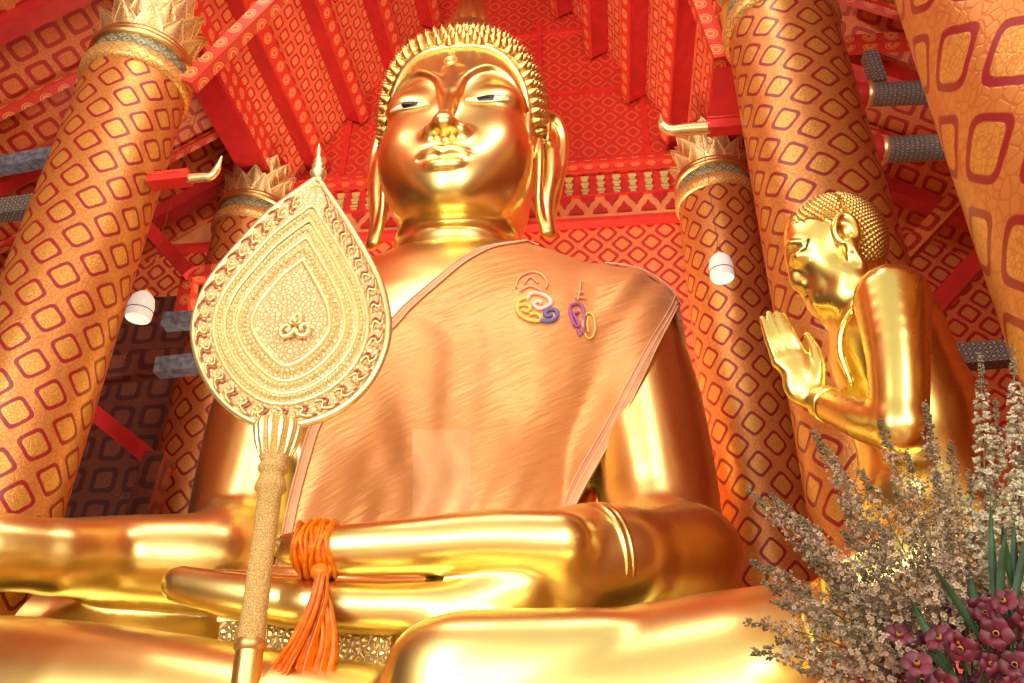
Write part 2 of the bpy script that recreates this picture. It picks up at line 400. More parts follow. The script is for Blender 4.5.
while x < 4.2:                                          # lotus leaves alternately up and down
    for up in (0, 1):
        z0 = 15.28 if up else 15.86; s = 1 if up else -1; c = x+(.31 if up else 0)
        pts = [(c+.27*a, 16.775, z0+s*b) for a, b in ((-.75, 0), (-.62, .12), (-.3, .2), (0, .36), (.3, .2), (.62, .12), (.75, 0))]
        if up: pts = pts[::-1]
        fr = [(p[0], 16.74, p[2]) for p in pts]; m.poly(fr)
        for a in range(len(pts)-1): m.poly([pts[a], pts[a+1], fr[a+1], fr[a]])
    x += .62
struct('trim_lotus_leaves', m, M['beam_red'])
# nave roof slopes with purlins
for side, nm in ((-1, 'left'), (1, 'right')):
    m = MB(); a = V(XC+side*5.9, 1.0, roofz(XC+side*5.9)); up = V(-side*5.9, 0, 11.8)
    m.box(a, (0, 16.2, 0), up, V(side*.35, 0, .15)); struct('ceiling_'+nm, m, M['roof'])
    n = V(-side*2, 0, -1)/math.sqrt(5); al = V(-side*1, 0, 2)/math.sqrt(5)
    for q, t in enumerate((.9, 3.0, 5.2, 7.4, 9.6, 11.6)):
        p = V(XC+side*5.75, 1.2, roofz(XC+side*5.75))+al*t
        r = thing('purlin', ('long rosette-painted purlin on the %s slope of the red roof, ' % nm)+('the lowest', 'second from the eaves', 'third from the eaves', 'fourth from the eaves', 'fifth from the eaves', 'nearest the ridge')[q], 'beam', p)
        b = MB(); b.box(p+n*.0, (0, 15.7, 0), n*.55, al*.34); obj('beam_body', b, M['beam_red'], r, False)
        b = MB(); b.box(p+n*.55-al*.03, (0, 15.7, 0), n*.06, al*.40); obj('soffit', b, M['beam'], r, False)
m = MB(); m.box((XC-.3, 1, roofz(XC)-1.2), (.6, 0, 0), (0, 16, 0), (0, 0, .5)); struct('trim_ridge', m, M['beam'])
# wall plates over the column rows
for side, nm, xx in ((-1, 'left', -8.45), (1, 'right', 3.15)):
    m = MB(); m.box((xx-.3, 1, 15.9), (.6, 0, 0), (0, 15.8, 0), (0, 0, .9)); struct('trim_plate_'+nm, m, M['beam'])
    m = MB(); m.box((xx-.36, 1, 15.75), (.72, 0, 0), (0, 15.8, 0), (0, 0, .16)); struct('trim_plate_red_'+nm, m, M['beam_red'])
# aisle lean-to roofs, rafters and walls
for side, nm, xi in ((-1, 'left', -8.7), (1, 'right', 3.4)):
    xo = xi+side*8.0; zi, zo = 17.2, 11.6
    m = MB(); m.box((xi, 0, zi), (0, 17, 0), (xo-xi, 0, zo-zi), (0, 0, .3)); struct('ceiling_aisle_'+nm, m, M['aisle'])
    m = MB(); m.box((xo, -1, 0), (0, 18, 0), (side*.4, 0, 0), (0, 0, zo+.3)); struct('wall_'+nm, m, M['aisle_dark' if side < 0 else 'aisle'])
    for q, yy in enumerate((6.6, 9.6, 12.6, 15.6)):
        m = MB(); m.beam((xi, yy, zi-.22), (xo, yy, zo-.22), .34, .4); o = obj('rafter', m, M['beam_red'], None, False)
        tag(o, 'red rafter under the %s aisle roof, %s' % (nm, ('nearest the viewer', 'beside the front column', 'half way to the back wall', 'close to the back wall')[q]), 'rafter')
    for q, yy in enumerate((8.2, 11.2, 14.2)):
        m = MB(); a = V(xi+side*1, yy, zi-.7-.15); m.beam((xi+side*.3, yy, zi-.4), (xo, yy, zo-.1), .2, .14); o = obj('batten', m, M['beam'], None, False)
        tag(o, 'slim rosette-painted batten under the %s aisle roof, %s' % (nm, ('the nearest', 'the middle one', 'the farthest')[q]), 'batten')
m = MB(); m.box((-20, 16.85, 0), (10.6, 0, 0), (0, .12, 0), (0, 0, 13.5)); struct('wall_back_left', m, M['aisle_dark'])  # dark sheet over the back wall, standing in for the aisle's shade
m = MB(); m.box((-20, -1.2, 0), (11.0, 0, 0), (0, .3, 0), (0, 0, 17)); struct('wall_front_left', m, M['plaster'])  # unseen wall added to keep world light out of the left aisle
m = MB(); m.box((5.2, -1.2, 0), (10, 0, 0), (0, .3, 0), (0, 0, 17)); struct('wall_front_right', m, M['plaster'])  # unseen wall added to block part of the light into the right aisle
# ------------------------------------------------------------------ columns
def ogive(w_, h_, bulge=.35, n=7):
    """half outline of a pointed leaf: (half width, height)"""
    return [(w_*(math.cos(t*pi/2)**.8)*(1+bulge*math.sin(t*pi))*.8, h_*t) for t in np.linspace(0, 1, n)]
def petal(mb, c, ang, r0, z0, w_, h_, flare, thick=.05):
    out = ogive(w_, h_); e = V(math.cos(ang), math.sin(ang), 0); t = V(-math.sin(ang), math.cos(ang), 0); rows = []
    for hw, z in out:
        f = z/h_; r = r0+flare*f**1.6*1.0; row = []
        for s in (-1, -.85, -.4, 0, .4, .85, 1):
            row.append(np.array(c)+e*(r-.10*abs(s)*(1-f)+(.035 if abs(s) > .8 else (.05 if s == 0 else 0)))+t*hw*s+V(0, 0, z0+z))
        rows.append(row)
    rows = np.array(rows); uv = [[(j*.1, i*.1) for j in range(7)] for i in range(len(out))]
    mb.grid(rows.transpose(1, 0, 2), np.array(uv).transpose(1, 0, 2)); mb.grid((rows-e*thick)[::-1].transpose(1, 0, 2), np.array(uv)[::-1].transpose(1, 0, 2))
    mb.grid(np.array([rows[:, 0]-e*thick, rows[:, 0]])); mb.grid(np.array([rows[:, 6], rows[:, 6]-e*thick]))
def column(x, y, r_b, r_t, zr, label, phase=0.0, vp=.75, petals=True, top=None):
    r = thing('temple_column', label, 'column', (x, y, 0))
    n = 64; prof = [(r_b+(r_t-r_b)*(z/zr), z) for z in np.linspace(0, zr, 12)]
    b = MB(); pts = [[(x+math.cos(2*pi*i/n+phase)*q, y+math.sin(2*pi*i/n+phase)*q, z) for q, z in prof] for i in range(n)]
    b.grid(pts, [[(8*i/n, z/vp) for q, z in prof] for i in range(n+1)], cu=True); obj('shaft', b, M['column'], r)
    b = MB(); b.lathe([(r_b+.28, 0), (r_b+.28, .3), (r_b+.18, .4), (r_b+.2, .55), (r_b, .65)], (x, y, 0), 48); obj('base_moulding', b, M['gold_orn'], r)
    k = r_t
    b = MB(); b.lathe([(k, zr-.02), (k+.05, zr), (k+.075, zr+.05), (k+.075, zr+.26), (k+.04, zr+.3), (k+.02, zr+.33)], (x, y, 0), 48, uscale=6); obj('gold_ring', b, M['chev'], r)
    b = MB(); b.lathe([(k+.0, zr+.3), (k+.03, zr+.32), (k-.02, zr+.62), (k-.06, zr+.64)], (x, y, 0), 48, uscale=6); obj('teal_band', b, M['band'], r)
    b = MB(); b.lathe([(k-.04, zr+.6), (k+.05, zr+.63), (k+.05, zr+.70), (k-.02, zr+.72), (k+.02, zr+.75), (k+.02, zr+.82), (k-.1, zr+.86)], (x, y, 0), 48, uscale=6); obj('upper_ring', b, M['gold_orn'], r)
    b = MB(); b.lathe([(k-.15, zr+.8), (k-.22, zr+1.2), (k-.3, zr+1.9), (k-.3, zr+2.4)], (x, y, 0), 32); obj('capital_core', b, M['beam_red'], r)
    b = MB()
    for tier, (rr, zz, cnt, fl) in enumerate(((k-.14, zr+.76, 12, .26), (k-.20, zr+1.06, 12, .28), (k-.24, zr+1.38, 12, .26), (k-.30, zr+1.68, 12, .2))):
        for i in range(cnt): petal(b, (x, y, 0), 2*pi*(i+.5*(tier % 2))/cnt, rr, zz, .27, .52, fl)
    o = obj('lotus_capital', b, M['petal'], r); o['label'] = 'tiers of pointed gilded lotus petals'
    b = MB(); b.lathe([(k-.45, zr+1.9), (k-.4, zr+2.2), (k-.4, max(zr+2.4, 15.8))], (x, y, 0), 32); obj('abacus', b, M['beam_red'], r)
    return r
mp, nt, bs = newmat('petal_gilding'); tc = nt.nodes.new('ShaderNodeTexCoord')
e = voro(nt, tc.outputs['Object'], 20); fl = 1-e.step(.02, .10)
pu = uvxy(nt)[1]; pc = pu.step(.09, .12)*(1-pu.step(.48, .51))
nt.links.new(mix(nt, (fl*.5+.35)*pc, (.98, .72, .32), (.40, .13, .04)), bs.inputs['Base Color']); bs.inputs['Metallic'].default_value = .7; bs.inputs['Roughness'].default_value = .38
bump(nt, bs, e, .25, .02); M['petal'] = mp
column(2.92, 15.5, .98, .88, 14.2, 'back right red and gold column behind the big statue\'s shoulder', .3, .82)
column(3.24, 9.5, .95, .86, 12.8, 'tall red and gold column behind the praying gilded figure', 1.0, .66)
column(3.45, 4.2, 1.12, .98, 12.2, 'huge nearest column at the right edge with large stencilled squares', .95, .8)
column(-8.02, 9.5, .88, .86, 12.75, 'broad red and gold column at the far left, nearest on its side', .6, .72)
column(-8.55, 15.5, .98, .88, 14.2, 'back left column mostly hidden behind the leaf-shaped fan', .2, .82)
# bracket beams with upturned gold tips
def bracket(a, b, label, s):
    a = np.array(a, float); b = np.array(b, float); r = thing('bracket_beam', label, 'beam', a)
    d = (b-a)/np.linalg.norm(b-a); m1 = a+(b-a)*.62
    q = MB(); q.beam(a, m1, .24, .17*s); obj('red_bar', q, M['beam_bright'], r, False)
    q = MB(); q.beam(a+V(0, 0, .10*s), m1+V(0, 0, .10*s), .28, .05); obj('painted_top', q, M['beam'], r, False)
    pa = [m1-d*.05, a+(b-a)*.8, a+(b-a)*.93, b+V(0, 0, .12), b+V(0, 0, .42)+d*.03]
    pp, rr = spline(pa, 5, [.10, .09, .08, .08, .015]); q = MB(); q.tube(pp, rr*s, 8); obj('gold_tip', q, M['gold_line'], r)
    return r
bracket((-7.1, 9.4, 10.5), P(215, 176, 9.4), 'red beam with upturned gold tip jutting from the left column', .8)
bracket((3.4, 11.2, 12.55), P(664, 131, 11.2), 'red beam with gold tip jutting from behind the right column', 1.25)
# sloping truss chords springing from the front capitals
for a, b, lb in ((P(188, 86, 9.5), P(268, 6, 9.5), 'steep rosette-painted truss chord rising from the left capital'),
                 (P(722, 62, 10.3), P(676, -60, 10.3), 'steep rosette-painted truss chord rising from the right capital')):
    m = MB(); a = V(*a); b = V(*b); b2 = a+(b-a)*2.2; m.beam(a, b2, .30, .24, (0, 1, 0)); o = obj('truss_chord', m, M['beam'], None, False); tag(o, lb, 'beam')
# beams seen beyond the right-hand columns
def bound_beam(a, b, r_, label):
    a = np.array(a, float); b = np.array(b, float); d = b-a; L = np.linalg.norm(d); t = thing('round_beam', label, 'beam', a)
    q = MB(); q.lathe([(r_, 0), (r_, L)], a, 24, d, uscale=2.4); obj('patterned_binding', q, M['bluecloth'], t)
    for nm, z0, z1, mt in (('red_collar', .12, .5, 'beam_bright'), ('gold_collar', .5, .6, 'gold_line'), ('end_collar', L-.3, L-.2, 'gold_orn'), ('gold_end', -.04, .10, 'gold_orn')):
        q = MB(); q.lathe([(r_+.02, z0), (r_+.04, (z0+z1)/2), (r_+.02, z1)], a, 24, d); obj(nm, q, M[mt], t)
bound_beam(P(838, 96, 11.6), P(990, 90, 11.6), .22, 'upper short round beam bound in blue and gold between right columns')
bound_beam(P(850, 151, 11.2), P(1000, 145, 11.2), .225, 'lower thick round beam bound in blue and gold between right columns')
m = MB(); m.beam(P(835, 46, 11.8), P(990, 36, 11.8), .25, .3); tag(obj('cross_beam', m, M['beam'], None, False), 'red patterned cross beam above the two round beams at right', 'beam')
m = MB(); m.beam(P(869, 55, 11.7), P(879, 84, 11.7), .25, .25); tag(obj('strut', m, M['bluecloth'], None, False), 'short blue patterned strut standing on the upper round beam', 'strut')
m = MB(); m.beam(P(862, 300, 13.5), P(985, 170, 13.5), .3, .45, (0, 1, 0)); tag(obj('brace', m, M['aisle'], None, False), 'diagonal stencilled brace between the two right-hand columns', 'brace')
m = MB(); m.beam(P(915, 330, 12.5), P(1010, 225, 12.5), .3, .5, (0, 1, 0)); tag(obj('brace', m, M['beam_red'], None, False), 'plain dark red brace behind the praying figure\'s back', 'brace')
m = MB(); m.beam(P(925, 360, 12.0), P(1030, 352, 12.0), .3, .36); tag(obj('cross_beam', m, M['bluecloth'], None, False), 'blue-grey patterned beam behind the praying figure\'s lower back', 'beam')
# beams in the dark bay at the left
def bay(a, b, w_, h_, mt, name, label, up=(0, 0, 1)):
    m = MB(); m.beam(a, b, w_, h_, up); tag(obj(name, m, M[mt], None, False), label, name.replace('_', ' '))
bay(P(165, 322, 14.0), P(225, 318, 14.0), .3, .32, 'bluegrey', 'cross_beam', 'upper blue-grey cross beam in the dark bay left of the fan')
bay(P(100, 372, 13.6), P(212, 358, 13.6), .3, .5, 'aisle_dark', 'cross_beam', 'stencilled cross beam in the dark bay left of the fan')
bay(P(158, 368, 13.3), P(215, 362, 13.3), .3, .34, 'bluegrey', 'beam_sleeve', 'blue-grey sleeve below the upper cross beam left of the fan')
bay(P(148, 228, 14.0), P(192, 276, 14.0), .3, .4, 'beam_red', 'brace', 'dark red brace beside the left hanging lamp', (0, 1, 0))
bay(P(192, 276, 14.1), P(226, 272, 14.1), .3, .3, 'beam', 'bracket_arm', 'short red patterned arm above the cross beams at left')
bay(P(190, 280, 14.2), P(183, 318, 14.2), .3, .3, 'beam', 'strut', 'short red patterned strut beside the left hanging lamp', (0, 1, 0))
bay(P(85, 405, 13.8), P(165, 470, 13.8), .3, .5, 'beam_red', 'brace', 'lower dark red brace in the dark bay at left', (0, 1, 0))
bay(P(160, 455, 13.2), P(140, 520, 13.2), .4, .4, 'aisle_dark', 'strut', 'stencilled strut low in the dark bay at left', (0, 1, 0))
bay(P(-10, 168, 12.0), P(60, 155, 12.0), .3, .32, 'bluegrey', 'tie_beam', 'blue-grey tie beam left of the broad left column, upper')
bay(P(-10, 212, 12.0), P(40, 205, 12.0), .3, .42, 'bluecloth', 'tie_beam', 'blue patterned tie beam left of the broad left column, lower')
bay(P(-25, -10, 12.4), P(66, 112, 12.4), .3, .4, 'aisle', 'brace', 'long stencilled brace in the top left corner', (0, 1, 0))
# ------------------------------------------------------------------ hanging lamps
M['copper_cord'] = plain('brown_cord', (.20, .08, .04), .5)
mg, nt, bs = newmat('frosted_lamp_glass'); bs.inputs['Base Color'].default_value = (1, .97, .92, 1); bs.inputs['Roughness'].default_value = .2
bs.inputs['Emission Color'].default_value = (1, .9, .76, 1); bs.inputs['Emission Strength'].default_value = .3
def lamp(px, py, Y, hpx, label):
    c = P(px, py, Y); s = hpx*np.linalg.norm(P(px, py+1, Y)-c)
    top = 17.0
    t = thing('hanging_lamp', label, 'lamp', c-V(0, 0, .6*s))
    b = MB(); b.lathe([(.34*s, -.55*s), (.37*s, -.5*s), (.38*s, -.1*s), (.33*s, .15*s), (.2*s, .32*s), (.14*s, .36*s), (.13*s, .35*s), (.18*s, .3*s), (.31*s, .13*s), (.35*s, -.1*s), (.34*s, -.5*s)], c, 32, cap=False); obj('glass_shade', b, mg, t)
    b = MB(); b.tube([c+V(math.cos(a), math.sin(a), 0)*.385*s+V(0, 0, -.3*s) for a in np.linspace(0, 2*pi, 25)[:-1]], .012*s, 6, True); obj('dark_band', b, M['black'], t)
    b = MB(); b.lathe([(.15*s, .33*s), (.16*s, .42*s), (.08*s, .5*s), (.07*s, .62*s), (.02*s, .66*s)], c, 24); obj('cap', b, M['gold_orn'], t)
    b = MB(); b.lathe([(.02*s, -.1*s), (.12*s, .0), (.12*s, .15*s), (.05*s, .35*s)], c, 16); obj('bulb', b, mg, t)
    b = MB(); b.tube([c+V(0, 0, .64*s), V(c[0], c[1], top)], .007, 6); obj('cord', b, M['copper_cord'], t)
lamp(142, 303, 12.0, 27, 'white glass jar lamp hanging in the dark bay by the left column')
lamp(720.5, 264, 13.4, 26, 'white glass jar lamp hanging in front of the back right column')

# ------------------------------------------------------------------ the great seated statue
GY = 13.0
st = thing('seated_statue', 'colossal gilded seated statue with curled hair in an orange robe', 'statue', (XC, 12, 1.4))
q = MB(); prof = [(.02, .0), (.1, .0), (.1, .25), (-.1, .4), (-.1, .9), (.12, 1.1), (.12, 1.35), (0, 1.4)]
rows = []
for o_, z in prof:
    rows.append([(XC-9.2-o_, 6.9-o_, z), (XC+8.9+o_-2.2, 6.9-o_, z), (XC+8.9+o_-2.2, 15.0, z), (XC-9.2-o_, 15.0, z)])
rows = np.array(rows); q.grid(rows.transpose(1, 0, 2)[::-1], cu=True); q.poly(rows[-1]); ped = obj('stepped_pedestal', q, M['gold_orn'], None, False)
tag(ped, 'stepped gilded pedestal below the colossal seated statue', 'pedestal')
B = Field((-12.6, 6.3, .9), (5.6, 15.2, 11.9), .07)
X = lambda x: XC+x
B.ell((X(0), 13.2, 8.4), (3.05, 1.75, 2.9), 0, p=2.3)
B.ell((X(0), 12.9, 5.2), (2.5, 1.7, 3.4), .8)
B.cone((X(.05), 13.1, 9.6), (X(.05), 13.15, 10.15), 1.36, 1.22, .7)
B.ell((X(0), 12.4, 2.6), (3.8, 2.4, 1.5), .8)
for s in (-1, 1):
    B.cone((X(.6*s), 13.2, 10.0), (X(3.0*s), 13.2, 9.35), 1.3, 1.15, .7)
    B.ell((X(1.35*s), 12.3, 8.3), (1.5, .9, 1.25), .9)
# left arm (to the right in view)
B.chain([(X(3.0), 13.1, 9.35), (X(3.35), 12.6, 7.6), (X(3.5), 11.6, 5.4), (X(3.45), 11.1, 4.6)], [1.2, 1.05, .84, .78], .35)
WR = P(618, 557, 9.15)
B.chain([(X(3.47), 11.0, 4.55), P(690, 556, 10.4), P(655, 556, 9.7), WR], [.76, .66, .58, .52], .25)
# left hand: palm, thumb and four fingers of unequal length
B.chain([WR, P(570, 562, 8.8), P(520, 566, 8.75)], [.50, .52, .44], .25)
B.chain([P(612, 566, 9.1), P(562, 577, 8.75), P(508, 582, 8.55)], [.50, .52, .40], .25)
B.chain([P(575, 545, 9.2), P(520, 566, 9.3)], [.42, .36], .3)
B.chain([P(560, 545, 8.3), P(490, 541, 8.15), P(420, 545, 8.05), P(345, 549, 8.0), P(290, 549, 8.0)], [.36, .32, .285, .25, .17], .14)
IDX = [P(520, 588, 8.4), P(455, 607, 8.25), P(385, 609, 8.2), P(310, 605, 8.15), P(235, 595, 8.15), P(180, 584, 8.2)]
B.chain(IDX, [.34, .28, .25, .245, .225, .19], .06)
for k, (dy, sh) in enumerate(((.5, -.15), (.98, .25), (1.4, .9))):
    pts = [p+V(.0 if i < 1 else sh*i/5, dy, .17*(k+1)) for i, p in enumerate(IDX)]
    B.chain(pts, [.34, .28, .25, .24, .22, .13], .06)
# right arm (to the left in view), reaching over the knee
EL = P(212, 560, 10.4)
B.chain([(X(-3.0), 13.1, 9.35), (X(-3.15), 12.6, 7.6), (X(-2.95), 11.7, 5.4), EL+V(0, .3, .2)], [1.2, 1.0, .72, .62], .35)
B.chain([EL, P(120, 558, 9.8), P(60, 557, 9.0)], [.62, .54, .45], .2)
B.chain([P(50, 556, 8.9), P(-10, 552, 8.4), P(-60, 560, 8.1)], [.42, .44, .38], .08)
for k in range(4): B.chain([P(-55+4*k, 552, 8.0+.28*k), P(-95+2*k, 590, 7.75+.28*k), P(-105, 650, 7.6+.28*k)], [.2, .19, .13], .05)
# thighs and crossed shins
B.chain([(X(-1.8), 12.0, 2.9), (X(-5.0), 10.3, 3.2), (X(-8.2), 9.5, 3.2)], [1.2, 1.15, 1.15], .25)
B.chain([(X(1.8), 12.0, 2.8), (X(4.6), 10.6, 2.7), (X(6.6), 9.6, 2.5)], [1.2, 1.05, 1.0], .25)
B.chain([(X(-8.2), 8.9, 2.62), (X(-3.2), 8.05, 2.42), (X(.6), 8.25, 2.1)], [.97, .95, .8], .1)
B.ell((X(2.1), 7.88, 2.24), (1.42, .98, 1.02), .25, p=4)
B.chain([(X(1.72), 7.85, 2.15), (X(4.2), 7.75, 2.50), (X(6.7), 8.7, 2.75)], [.98, .98, 1.0], .03)
B.ell((X(0), 11.0, 2.1), (4.5, 2.6, .8), .3)
# robe lines cut in the body
B.v = np.ascontiguousarray(B.v)
bv, bf, bn = B.mesh()
# head -------------------------------------------------------------
H = Field((XC-2.35, 10.5, 10.3), (XC+2.35, 15.2, 17.7), .032)
def h(x, d, z): return (XC+.05+x, GY-d, z)
def neck(Xa, Ya, Za):
    r = 1.27+.05*np.exp(-((Za-11.62)/.10)**2)+.06*np.exp(-((Za-11.18)/.14)**2)+.12*np.clip((11.0-Za)/1.0, 0, 1)**1.5
    return np.sqrt((Xa-XC)**2+((Ya-GY-.15)*1.02)**2)-r+np.maximum(Za-13, 0)
H.ell(h(0, -.1, 14.9), (1.62, 1.72, 2.25), .1, p=2.5)
H.ell(h(0, .22, 13.45), (1.43, 1.55, 1.95), .4, p=2.9)
H.ell(h(0, .65, 12.42), (1.12, 1.05, .88), .5, p=2.5)
H.ell(h(0, 1.36, 11.78), (.40, .34, .30), .5)                       # chin
for s in (-1, 1):
    H.ell(h(.92*s, 1.05, 13.0), (.55, .62, .8), .5)                    # cheek
    H.ell(h(.72*s, 2.05, 14.1), (.50, .28, .34), .30, cut=True)        # eye socket
    H.ell(h(.80*s, 1.33, 14.06), (.60, .42, .42), .14)                 # lid
    H.chain([h(.12*s, 1.82, 14.0), h(.30*s, 1.78, 14.5), h(.75*s, 1.66, 14.82), h(1.2*s, 1.38, 14.66), h(1.45*s, 1.0, 14.2)], [.06, .065, .065, .06, .03], .12)
    H.ell(h(.28*s, 1.90, 12.84), (.17, .20, .15), .18)                 # nostril wing
H.chain([h(0, 1.66, 14.75), h(0, 1.78, 14.1), h(0, 1.98, 13.4), h(0, 2.12, 12.95)], [.12, .12, .13, .17], .22)
H.ell(h(0, 2.14, 12.84), (.19, .18, .155), .15)                       # tip
H.ell(h(0, 1.40, 12.24), (.80, .46, .52), .5)                        # muzzle
H.chain([h(-.74, 1.56, 12.33), h(-.40, 1.86, 12.30), h(-.13, 1.96, 12.34), h(0, 1.96, 12.29), h(.13, 1.96, 12.34), h(.40, 1.86, 12.30), h(.74, 1.56, 12.33)], [.04, .09, .105, .095, .105, .09, .04], .05)
H.chain([h(-.60, 1.62, 12.18), h(-.27, 1.86, 12.04), h(0, 1.91, 12.01), h(.27, 1.86, 12.04), h(.60, 1.62, 12.18)], [.04, .12, .135, .12, .04], .05)
H.chain([h(-.70, 1.68, 12.27), h(-.3, 2.0, 12.18), h(0, 2.08, 12.16), h(.3, 2.0, 12.18), h(.70, 1.68, 12.27)], [.015, .022, .03, .022, .015], .03, cut=True)
for s in (-1, 1):
    H.ell(h(.145*s, 2.06, 12.66), (.085, .12, .07), .06, cut=True)
        # ear with long lobe
    H.chain([h(1.58*s, .20, 14.5), h(1.72*s, .10, 14.95), h(1.98*s, -.12, 15.0), h(2.12*s, -.25, 14.5), h(2.08*s, -.2, 13.7), h(1.95*s, -.12, 12.9), h(1.84*s, -.05, 12.2), h(1.84*s, .05, 11.70)], [.08, .12, .13, .12, .11, .10, .10, .09], .05)
    H.chain([h(1.62*s, .25, 14.2), h(1.64*s, .30, 13.7), h(1.62*s, .28, 13.0), h(1.60*s, .25, 12.3), h(1.72*s, .14, 11.72)], [.08, .09, .09, .09, .08], .06)
    H.ell(h(1.80*s, -.12, 14.3), (.22, .22, .6), .1)
    H.chain([h(1.86*s, .02, 13.9), h(1.84*s, .04, 13.2), h(1.75*s, .08, 12.4), h(1.79*s, .08, 11.76)], [.17, .17, .15, .14], .06)
    H.ell(h(1.84*s, .02, 13.5), (.22, .12, .7), .08)
    H.cone(h(1.82*s, .12, 14.7), h(1.80*s, .14, 14.2), .08, .05, .08)
H.op(neck, (XC-1.9, 11.2, 10.0), (XC+1.9, 15.1, 12.6), .07)
hv, hf, hn = H.mesh()
keep = bv[:, 2] > -1
q = MB(); q.join(bv, bf); q.join(hv, hf)
body = obj('body', q, M['gold'], st, True, normals=np.concatenate([bn, hn]))
def march(F_, o, d, n=160, t1=None):
    """points where rays o + t d meet the field (vectorised); returns points, hit mask"""
    o = np.asarray(o, float); d = np.asarray(d, float); d = d/np.linalg.norm(d, axis=-1, keepdims=True); t = np.zeros(o.shape[:-1])
    for _ in range(n):
        v = F_.sample(o+d*t[..., None]); t = t+np.clip(v, -.3, .5)*.7
    p = o+d*t[..., None]; return p, np.abs(F_.sample(p)) < .05
# hair cap with pointed curls
def faceregion(x, z): return (np.abs(x)/1.60)**5+(np.maximum(z-13.6, 0)/2.02)**3.2*1.0
hc = Field((XC-2.2, 10.8, 13.2), (XC+2.2, 15.3, 17.6), .05)
def cap(Xa, Ya, Za):
    x = (Xa-XC); y = Ya-GY-.12; z = Za-14.95
    g = (np.abs(x/1.76)**2.4+np.abs(y/1.82)**2.4+np.abs(z/2.12)**2.4)**(1/2.4); l = np.sqrt(x*x+y*y+z*z)
    return l*(1-1/np.maximum(g, 1e-6))
hc.op(cap, (XC-2.1, 11, 13.2), (XC+2.1, 15.2, 17.5), 0)
def notface(Xa, Ya, Za):
    f = faceregion(Xa-XC, Za)+0*Ya; return np.maximum((1-f)*.55, -1.2)*np.where(Ya < GY+.02, 1, -1)+np.where(Ya < GY+.02, 0, 0)
hc.v = np.maximum(hc.v, notface(hc.ax[0][:, None, None], hc.ax[1][None, :, None], hc.ax[2][None, None, :]).astype(np.float32))
hc.v = np.maximum(hc.v, (14.0-hc.ax[2][None, None, :])*.7)
cv, cf, cn = hc.mesh(); q = MB(); q.join(cv, cf); obj('hair_cap', q, M['gold_hair'], st, True)
q = MB(); prof = [(.115, -.06), (.12, .0), (.09, .03), (.095, .06), (.062, .085), (.065, .10), (.03, .13), (.005, .175)]
cnt = 0; N_ = 1150
for i in range(N_):                                     # spiral scatter over the cap
    zz = 1-2*(i+.5)/N_; a = i*2.399963; r = math.sqrt(1-zz*zz); dv = V(r*math.cos(a), r*math.sin(a), zz)
    g = (abs(dv[0]/1.76)**2.4+abs(dv[1]/1.82)**2.4+abs(dv[2]/2.12)**2.4)**(-1/2.4); p = V(XC, GY+.12, 14.95)+dv*g
    if p[2] < 14.0 or p[1] > 14.4: continue
    if p[1] < GY+.02 and faceregion(p[0]-XC, p[2]) < 1.05: continue
    e = 1e-2; n_ = V(*[np.sign(dv[k])*abs(dv[k]*g/rr)**1.4/rr for k, rr in enumerate((1.76, 1.82, 2.12))]); n_ /= np.linalg.norm(n_)
    n_ = n_+V(0, 0, .25); n_ /= np.linalg.norm(n_)
    q.lathe(prof, p, 9, n_, cap=False); cnt += 1
obj('hair_curls', q, M['gold_hair'], st, True)
# smooth band along the hairline
def onhead(x, z, off=.0):
    p, ok = march(H, np.array([[XC+x, 10.6, z]]), np.array([[0, 1., 0]])); return p[0]+V(0, -off, 0)
pts = []
for t in np.linspace(-1, 1, 41):
    a = t*pi/2; x = math.sin(a); s = abs(x)
    hx = 1.52*np.sign(x)*s**.62; hz = 13.6+1.98*max(math.cos(a), 0)**.55
    pts.append(onhead(hx, hz, .02))
pts = [pts[0]+V(0, .05, -.25)]+pts+[pts[-1]+V(0, .05, -.25)]
q = MB(); q.tube(pts, .055, 8); obj('hairline_band', q, M['gold_line'], st)
# flame finial and the knob it stands on
q = MB(); q.lathe([(1.0, 16.6), (1.0, 17.2), (.8, 17.7), (.45, 18.0), (.3, 18.1)], (XC, GY+.1, 0), 32); obj('crown_knob', q, M['gold_hair'], st)
q = MB()
for i in range(10):
    a = 2*pi*i/10; e_ = V(math.cos(a), math.sin(a), 0)
    q.tube([V(XC, GY+.1, 0)+e_*r_+V(0, 0, z_) for r_, z_ in ((.34, 17.8), (.42, 18.15), (.26, 18.8), (.2, 19.3), (.10, 20.2), (.02, 21.2))], [.08, .14, .13, .09, .06, .01], 6)
obj('flame_finial', q, M['gold_orn'], st)
